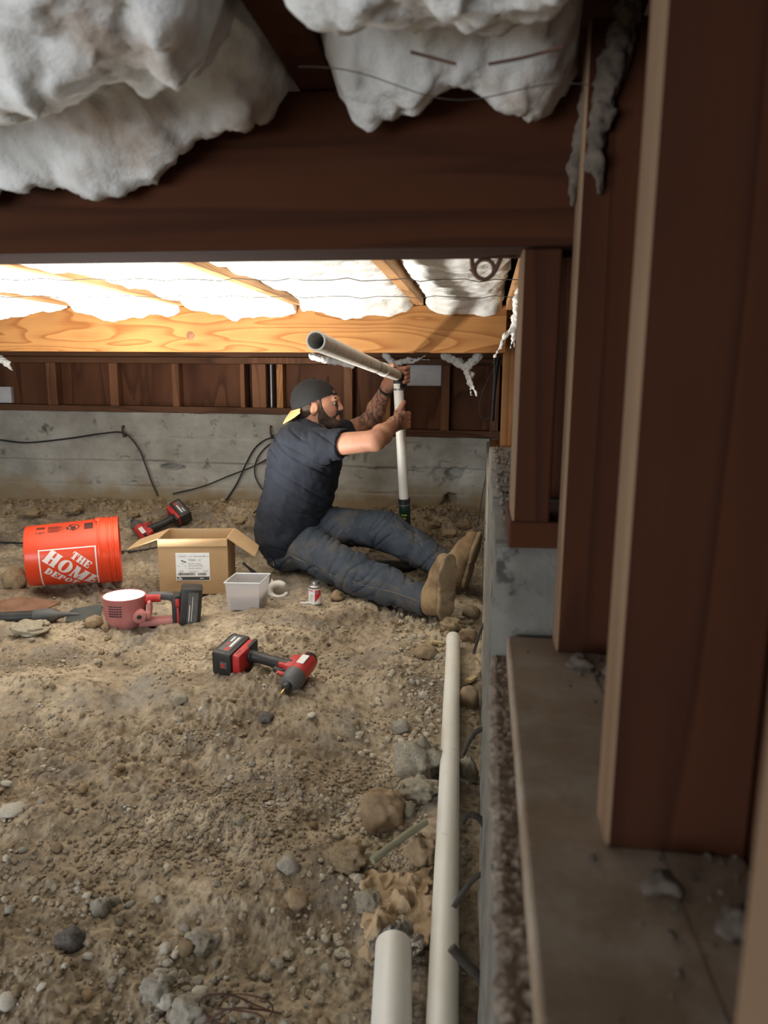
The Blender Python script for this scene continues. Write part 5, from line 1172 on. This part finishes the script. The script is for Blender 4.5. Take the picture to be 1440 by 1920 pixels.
for k, (px, py, w_, h_) in enumerate(((505, 985, 40, 20), (450, 975, 30, 18), (395, 958, 34, 18), (430, 1002, 26, 16), (250, 965, 30, 16), (140, 955, 34, 18), (60, 962, 40, 18), (815, 985, 30, 18), (845, 1000, 36, 20), (790, 1000, 28, 16), (870, 985, 30, 20), (690, 970, 24, 14), (470, 955, 22, 14))):
    o = stone(px, py, w_, h_, 'clod', 'crumbly dirt clod on the back heap, '+('just left of the man\'s hip', 'above the right flap of the box', 'behind the middle of the box', 'touching the back edge of the box', 'left of the rear driver battery', 'directly behind the bucket', 'at the left behind the bucket', 'right of the green pipe stub', 'below the lower wall hole', 'close behind the far knee', 'nearest the right corner', 'hidden near the man\'s waist', 'at the foot of the arching cable')[k], .6, 50+k, 'dirt_clod'); o['group'] = 'clods on the heap along the back wall'
# loose small stones, each its own object
bases = [rock_mesh(80+k, 2, .30, .25*(k % 3)) for k in range(6)]; mats = ['rock_grey', 'rock_brown', 'rock_pale', 'clod', 'clod', 'rubble']
for b_, m_ in zip(bases, mats): b_.materials.append(M[m_])
rs = random.Random(11); n_ = 0
while n_ < 170:
    py = rs.uniform(1120, 1915); px = rs.uniform(5, 890)
    p = gz(px, py, 0.0)
    if p[0] > -.02 or (p[0] > -.16 and p[1] < 2.62 and abs(p[0]+.058) < .05) or p[1] > 3.0: continue
    if -.16 < p[0] < -.07 and p[1] < 1.15: continue
    if p[1] > 2.5 and p[0] > -1.4: continue
    if math.hypot(p[0]+.62, p[1]-2.05) < .22: continue
    r_ = rs.choice((.012, .014, .016, .020, .026)); z = g1(p[0], p[1]); me = rs.choice(bases)
    o = ob('pebble', me, None, None, loc=(p[0], p[1], z+r_*.22)); o.scale = (r_*rs.uniform(.8, 1.4), r_*rs.uniform(.8, 1.3), r_*rs.uniform(.6, 1)); o.rotation_euler = (rs.uniform(-.4, .4), rs.uniform(-.4, .4), rs.uniform(0, 6))
    ci = ('grey', 'brown', 'pale', 'tan earthy', 'tan crumbly', 'rough grey')[bases.index(me)]; zi = ('near the lower left corner', 'in the left middle of the dirt', 'along the left edge behind the hollow', 'in the bottom middle near the pebble pocket', 'in the middle of the dirt below the driver', 'right of the driver mound', 'close to the short thick pipe', 'near the brown boulder', 'near the far end of the long pipe')[(0 if px < 300 else 3 if px < 620 else 6)+(0 if py > 1650 else 1 if py > 1400 else 2)]
    tag(o, ('larger ' if r_ > .018 else 'tiny ' if r_ < .013 else 'small ')+ci+' pebble '+zi, 'pebble', 'loose pebbles on the dirt'); n_ += 1
# gravel and crumbs too small to pick apart
def crumbs(n, fn, name, m, label, cat, szr=(.0025, .0085), seed=5):
    r = np.random.default_rng(seed); bm = bmesh.new(); bmesh.ops.create_icosphere(bm, subdivisions=1, radius=1); bv = np.array([v.co[:] for v in bm.verts]); bf = np.array([[v.index for v in f.verts] for f in bm.faces]); bm.free()
    P = fn(n, r); n = len(P); s_ = szr[0]*(szr[1]/szr[0])**(r.random(n)**2.2)
    V = np.repeat(bv[None], n, 0)*(1+.35*(r.random((n, len(bv), 1))-.5)); V = V*(.65+.7*r.random((n, 1, 3)))*s_[:, None, None]
    a = r.random(n)*6.28; c_, d_ = np.cos(a)[:, None], np.sin(a)[:, None]; V = np.stack([V[..., 0]*c_-V[..., 1]*d_, V[..., 0]*d_+V[..., 1]*c_, V[..., 2]*.8], -1)
    V = V+P[:, None, :]+np.array([0, 0, 1])*s_[:, None, None]*.25; F = bf[None]+(np.arange(n)*len(bv))[:, None, None]
    o = ob(name, mesh_np(name, V.reshape(-1, 3), F.reshape(-1, 3), False), m); return tag(o, label, cat, kind='stuff')
def scat(n, r):
    y = .85*np.exp(r.random(n*3)*math.log(4.38/.85)); x = .0-(.28+.92*y)*r.random(n*3); dens = sstep(-.25, .45, fbm(x*2.3+5, y*2.3+8, 3))*.9+.1; dens *= (.5+.5*sstep(3.0, 1.4, y))*(.25+.75*sstep(1.0, 1.5, y))
    k = r.random(n*3) < dens; k &= ~((np.abs(x+.058) < .045) & (y < 2.6)); x, y = x[k][:n], y[k][:n]; return np.stack([x, y, G(x, y)], -1)
M['crumb'] = pmat('soil_crumbs', (.20, .155, .105), (.42, .35, .25), scale=18, rough=.95, lo=.3, hi=.7, spots=(.52, .48, .42), sscale=23, samt=(.60, .64))
crumbs(17000, scat, 'gravel', M['crumb'], 'fine gravel and soil crumbs strewn over the dirt floor', 'gravel')
def heap(n, r):
    y = 4.40-np.abs(r.normal(0, .22, n)); x = -3.2+3.2*r.random(n); y = np.minimum(y, 4.355); return np.stack([x, y, G(x, y)], -1)
crumbs(2200, heap, 'soil_crumbs', M['clod'], 'crumbled dry soil heaped along the foot of the back wall', 'soil', (.005, .022), 6)
def pocket(n, r):
    x = -.42+.075*r.normal(size=n); y = .98+.05*r.normal(size=n); return np.stack([x, y, G(x, y)], -1)
crumbs(160, pocket, 'small_stones', M['rock_grey'], 'little grey stones filling the pocket at the bottom edge', 'stones', (.004, .013), 7)
def trench(n, r):
    y = 1.0+1.9*r.random(n); x = -.02-.30*r.random(n)**1.4; k = ~((np.abs(x+.058) < .04) & (y < 2.6)); x, y = x[k], y[k]; return np.stack([x, y, G(x, y)], -1)
crumbs(1500, trench, 'rubble_crumbs', M['rubble'], 'fine broken rubble along the foot of the footing', 'rubble', (.003, .014), 8)

# ================================================================== litter near the footing
a, b = gz(698, 1614, .03), gz(799, 1541, .045)
tag(ob('stick', MB().tube(spline([a, (a+b)/2+np.array([0, 0, .003]), b], 6), [.0075+.0006*math.sin(i) for i in range(13)], 12).mesh(smooth=True), pmat('grey_green_dowel', (.22, .205, .13), (.30, .28, .19), scale=12, rough=.8), origin=(a[0], a[1], 0)), 'straight grey-green stick leaning by the brown boulder', 'stick')
def crumple(cx, cy, w_, h_, rot, n=70, amp=.05, seed=0, fr=18):
    u, v = np.meshgrid(np.linspace(-.5, .5, n), np.linspace(-.5, .5, n)); X = u*w_; Y = v*h_
    edge = .18*fbm(np.arctan2(v, u)*2+seed, u*0+seed, 3); sc = 1+edge; X, Y = X*sc, Y*sc
    Z = amp*(.45-.9*billow(X*fr+seed, Y*fr, 3, .55))*np.clip(1.25-2*np.maximum(np.abs(u), np.abs(v)), .15, 1)
    X = X+.22*amp*fbm(Y*40, X*40+seed, 2); Y = Y+.22*amp*fbm(X*40+9, Y*40+seed, 2); c_, s_ = math.cos(rot), math.sin(rot)
    XX, YY = cx+X*c_-Y*s_, cy+X*s_+Y*c_; Z = np.maximum(Z, .002)+G(XX, YY)+.004
    V = np.stack([XX, YY, Z], -1).reshape(-1, 3); i = np.arange(n*n).reshape(n, n); F = np.stack([i[:-1, :-1], i[:-1, 1:], i[1:, 1:], i[1:, :-1]], -1).reshape(-1, 4); me = mesh_np('crumple', V, F); return me
p = gz(745, 1655, .03); rag = ob('crumpled_paper', crumple(p[0], p[1], .13, .20, .15, 90, .034, 2, 11), pmat('tan_kraft_paper', (.40, .28, .16), (.55, .41, .26), scale=9, rough=.8, spots=(.20, .13, .07), sscale=16, samt=(.58, .68)), origin=(p[0], p[1], g1(p[0], p[1]))); tag(rag, 'crumpled tan paper bag in front of the stick', 'paper')
rag.modifiers.new('thickness', 'SOLIDIFY').thickness = .0012
m, nt, N, L, B = _mat('dirty_clear_film'); B.inputs['Base Color'].default_value = (.30, .27, .23, 1); B.inputs['Roughness'].default_value = .12; B.inputs['Transmission Weight'].default_value = .4
p = gz(745, 1715, .045); film = ob('plastic_film', crumple(p[0], p[1], .085, .075, .6, 46, .034, 5, 22), m, origin=(p[0], p[1], g1(p[0], p[1]))); film.location.z += .012; tag(film, 'shiny crumpled clear plastic on the tan paper', 'plastic'); film.modifiers.new('thickness', 'SOLIDIFY').thickness = .0006
for k, (px, py, l_, w_, rz, lab) in enumerate(((892, 1262, .07, .022, 1.2, 'pale split wood wedge beside the far end of the long pipe'), (880, 1285, .06, .010, .7, 'thin tan wood splinter beside the pale wedge'), (820, 1198, .05, .025, .2, 'small tan wood chip left of the far pipe end'))):
    p = gz(px, py, .02); z = g1(p[0], p[1])
    tag(ob('wood_chip', MB().prism([(-l_/2, -w_/2), (l_/2, -w_*.3), (l_/2, w_*.4), (-l_/2, w_/2)], 0, .010, .001, Matrix.Rotation(rz, 4, 'Z') @ Matrix.Rotation(.18, 4, 'Y')).mesh(), pmat('raw_wood_chip%d' % k, (.52, .40, .22), (.62, .50, .30), scale=20, rough=.8), None, loc=(min(p[0], -.012), p[1], z+.004)), lab, 'wood chip')
p = gz(445, 1890, .01); pts = [(p[0]+.05*math.cos(t*1.9)*(1+.3*math.sin(t*3)), p[1]+.025*math.sin(t*1.3), g1(p[0], p[1])+.020+.014*math.sin(t*2.7)) for t in np.linspace(0, 9, 60)]
tag(ob('wire_tangle', MB().tube(pts, .0016, 5).mesh(smooth=True), M['rust'], origin=(p[0], p[1], g1(p[0], p[1]))), 'tangle of rusty wire at the bottom edge', 'wire')

# form-tie straps sticking out of the footing
ties = (([(924, 1163), (908, 1180), (894, 1205), (888, 1226)], 'dark bent metal tie on the footing beside the far pipe end'), ([(916, 1364), (895, 1372), (880, 1390), (868, 1416)], 'dark bent metal tie on the footing beside the big concrete chunk'), ([(909, 1560), (897, 1536), (880, 1527), (866, 1545)], 'dark hooked metal tie arching down beside the brown boulder'), ([(920, 1634), (895, 1645), (872, 1668), (851, 1701)], 'long dark metal tie reaching over the long pipe'), ([(908, 1862), (893, 1830), (872, 1806), (846, 1776)], 'dark metal tie lying across the long pipe near the bottom'))
for q, lab in ties:
    Yt = (.96-.20)/(-_ray(*q[0])[2]/_ray(*q[0])[1]); pts = [np.array(at(x, y, Yt-.010*i)) for i, (x, y) in enumerate(q)]; dx = .030-pts[0][0]; pts = [p_+np.array([dx*max(0, 1-i/2.0), 0, 0]) for i, p_ in enumerate(pts)]
    tag(ob('form_tie', MB().tube(spline(pts, 6), .0058, 8, flat=.35).mesh(smooth=True), M['wire'], origin=tuple(pts[0])), lab, 'metal tie', 'form ties along the footing')

# dust and lint on the ledge
def strip(n, r): y = -.1+.96*r.random(n); x = .0285+.008*r.normal(size=n); x = np.clip(x, .022, .036); return np.stack([x, y, np.full(n, .618)], -1)
crumbs(2600, strip, 'ledge_dust', M['dust'], 'furry brown dust packed between footing edge and sill plate', 'dust', (.003, .008), 9)
def ledge(n, r):
    y = .18+.66*r.random(n)**.8; x = .172-np.abs(r.normal(0, .035, n)); k = (x > .05); x, y = x[k], y[k]; near_ = r.random(len(x)) < .35+.65*np.exp(-((y-.40)/.08)**2)+.6*np.exp(-((y-.79)/.04)**2); return np.stack([x[near_], y[near_], np.full(near_.sum(), .654)], -1)
crumbs(420, ledge, 'ledge_litter', M['lint'], 'bits of lint and grit littering the dusty sill plate', 'litter', (.0008, .0032), 10)
def lump(pts, rs_, name, m, label, cat, h=.004, amp=.004, fr=60, k=.008):
    P = np.array(pts); mx_ = max(rs_); s = SDF(P.min(0)-mx_-.02, P.max(0)+mx_+.02, h); s.chain(pts, rs_, k); me = s.mesh(name, lambda v: amp*mnoise.noise(v*fr)+amp*.5*mnoise.noise(v*fr*2.3)); return tag(ob(name, me, m, origin=tuple(P[0])), label, cat)
for k, (x, y, r_, lab) in enumerate(((.110, .765, .009, 'dusty lint clump on the sill plate at the foot of the second stud'), (.150, .750, .012, 'larger lint clump on the sill plate beside the dark sheathing'), (.115, .415, .007, 'grey lint clump on the sill plate before the nearest full stud'), (.150, .385, .009, 'larger grey lint clump on the sill plate in the dark corner'), (.118, .600, .007, 'small dark lint ball on the middle of the sill plate'))):
    lump([(x-r_, y, .654+r_*.3), (x, y+r_*.4, .654+r_*.6), (x+r_*1.2, y-r_*.3, .654+r_*.3)], [r_*.6, r_*.8, r_*.5], 'lint_clump', M['lint'], lab, 'lint', .0025, .0035, 110)
lump([at(1178, 20, .80), at(1150, 120, .80), at(1125, 220, .80), at(1112, 300, .80), at(1128, 360, .80)], [.012, .013, .010, .007, .003], 'cobweb_lint', M['lint'], 'dusty cobweb lint hanging from the top of the second stud', 'cobweb', .0025, .005, 90)
lump([at(1105, 190, .83), at(1092, 260, .83), at(1078, 320, .83), at(1072, 385, .83)], [.010, .008, .006, .003], 'cobweb_lint', M['lint'], 'thin strip of cobweb lint beside the end of the dark beam', 'cobweb', .0025, .004, 90)
# torn insulation scraps
for q, Y, rr_, lab in (([(836, 668), (862, 678), (885, 700), (884, 722)], 3.62, (.020, .026, .016, .006), 'torn white insulation tuft hanging below the lit beam near the right wall'), ([(895, 668), (872, 690), (880, 715), (888, 735), (897, 744)], 3.60, (.022, .014, .008, .006, .002), 'long thin insulation strand hanging beside the torn white tuft'), ([(722, 666), (740, 682), (770, 675), (800, 668)], 3.62, (.018, .020, .012, .010), 'white insulation scrap dangling behind the raised pipe'), ([(585, 668), (620, 676), (655, 684), (672, 676)], 3.64, (.022, .024, .018, .008), 'grey insulation fluff hanging behind the open pipe end'), ([(995, 500), (975, 560), (962, 610), (955, 640)], 2.6, (.035, .030, .020, .008), 'stained insulation edge sagging against the right wall studs'), ([(966, 612), (948, 628), (938, 646), (928, 668), (920, 688)], 3.3, (.006, .008, .006, .009, .003), 'tan insulation shred dangling at the end of the lit beam'), ([(0, 672), (14, 680), (22, 690)], 3.7, (.020, .014, .005), 'small grey insulation tuft at the far left under the lit beam')):
    P = np.array([at(x, y, Y) for x, y in q]); mxr = max(rr_); rj = random.Random(len(lab)); s = SDF(P.min(0)-mxr*2.2-.02, P.max(0)+mxr*2.2+.02, .0038)
    for c in range(6):                     # a torn tuft: several wisps that share a root and part towards the tip
        pp = [P[i]+np.array([rj.uniform(-1, 1), rj.uniform(-.6, .6), rj.uniform(-1, .5)])*mxr*(.45+.55*i/len(P)) for i in range(len(P))]; cut_ = rj.randint(2, len(P)); s.chain(pp[:cut_], [r*rj.uniform(.3, .75)*(1-.6*i/cut_) for i, r in enumerate(rr_[:cut_])], .010)
    me = s.mesh('insulation_scrap', lambda v: .006*mnoise.noise(v*70)+.004*mnoise.noise(v*160)); tag(ob('insulation_scrap', me, M['insul'], origin=tuple(P[0])), lab, 'insulation')

# ring hanger under the dark beam
hk = empty('ring_hanger', tuple(at(908, 487, .952))); tag(hk, 'dark iron ring hanger below the dark beam', 'hanger')
c_ = np.array(at(908, 505, .952)); k_ = .955/FPX
child('ring', MB().tube([c_+np.array([17*k_*math.cos(a), 0, 17*k_*math.sin(a)]) for a in np.linspace(0, 2*math.pi, 25)], .0026, 8, cap=False).mesh(smooth=True), M['rust'], hk)
child('strap', MB().tube(spline([at(x, y, .952) for x, y in ((885, 478), (886, 500), (893, 517), (909, 524), (924, 514), (933, 498), (941, 478))], 6), .0028, 8).mesh(smooth=True), M['rust'], hk)
child('hook_tip', MB().tube([at(880, 505, .952), at(893, 515, .952)], [.0008, .003], 6).mesh(smooth=True), M['rust'], hk)

# cables on the back wall and wires at the right corner
YC = 4.378
for q, r_, lab, ys in (([(-40, 822), (0, 825), (50, 830), (130, 822), (190, 813), (232, 812), (258, 838), (272, 870), (285, 905), (296, 930)], .0052, 'black cable draped along the back wall at left and dropping to the dirt', None), ([(324, 926), (380, 912), (430, 892), (480, 872), (520, 848), (545, 825)], .0045, 'black cable slanting up the back wall toward the man', None), ([(422, 941), (445, 905), (462, 868), (480, 838), (505, 822), (530, 826), (560, 850)], .0052, 'black cable arching over the wall hook behind the man', None), ([(560, 795), (525, 820), (495, 842), (480, 866), (478, 890), (488, 912), (505, 930)], .0045, 'black cable looping behind the man\'s back', None)):
    pts = [at(x, y, YC-.004*i*0) for i, (x, y) in enumerate(q)]
    tag(ob('cable', MB().tube(spline(pts, 6), r_, 8).mesh(smooth=True), M['cable'], origin=tuple(pts[0])), lab, 'cable')
pts = [np.array([x, y, 0]) for x, y in ((-2.9, 3.62), (-2.5, 3.60), (-2.1, 3.58), (-1.85, 3.62), (-1.6, 3.75))]
for p_ in pts: p_[2] = g1(p_[0], p_[1])+.012
tag(ob('cable', MB().tube(spline(pts, 6), .006, 8).mesh(smooth=True), M['cable'], origin=tuple(pts[0])), 'black cable lying on the dirt behind the bucket', 'cable')
pts = [at(476, 962, 3.75), at(484, 955, 3.74), at(500, 951, 3.72), at(520, 953, 3.70)]
tag(ob('cable', MB().tube(spline(pts, 6), .005, 8).mesh(smooth=True), M['cable'], origin=tuple(pts[0])), 'short black cable end curling out beside the man\'s hip', 'cable')
for px, lab in ((230, 'small dark hook nailed to the back wall holding the left cable'), (507, 'small dark hook nailed to the back wall behind the man')):
    a = at(px, 800, 4.39); b = at(px+2, 818, 4.37)
    tag(ob('cable_hook', MB().tube(spline([a+np.array([0, .02, 0]), a, (a+b)/2+np.array([0, -.006, 0]), b, b+np.array([0, .03, .002])], 5), .006, 8).mesh(smooth=True), M['rust'], origin=tuple(a)), lab, 'hook')
for q, Y, r_, lab in (([(928, 640), (926, 720), (920, 800), (915, 870), (904, 930), (896, 985)], 3.95, .0030, 'thin grey wire running down the right corner to the footing'), ([(926, 690), (905, 735), (899, 768), (906, 786), (924, 782)], 4.1, .0028, 'loop of thin black wire beside the corner stud'), ([(935, 668), (930, 700), (926, 740), (923, 790)], 4.15, .012, 'black cable bundle standing in the right corner')):
    pts = [np.minimum(at(x, y, Y), [.070, 9, 9]) for x, y in q]
    tag(ob('corner_wire', MB().tube(spline(pts, 6), r_, 7).mesh(smooth=True), M['wire'] if r_ < .01 else M['cable'], origin=tuple(pts[0])), lab, 'wire')
for q, Y, lab in (([(914, 978), (905, 988), (906, 1004), (910, 1014)], 2.8, 'small bent wire on the footing above the far boot'), ([(910, 1064), (898, 1072), (890, 1082), (887, 1094)], 2.6, 'thin curled wire on the footing above the turned-up boot')):
    pts = [at(x, y, Y) for x, y in q]; pts[0][0] = .022
    tag(ob('footing_wire', MB().tube(spline(pts, 6), .0022, 6).mesh(smooth=True), M['wire'], origin=tuple(pts[0])), lab, 'wire')

def shelf(n, r): y = .95+1.15*r.random(n); x = .03+.05*r.random(n)**1.5; return np.stack([x, y, np.full(n, .759)], -1)
crumbs(260, shelf, 'shelf_grit', M['dust'], 'grit and plaster crumbs on the raised footing shelf', 'grit', (.0015, .006), 12)
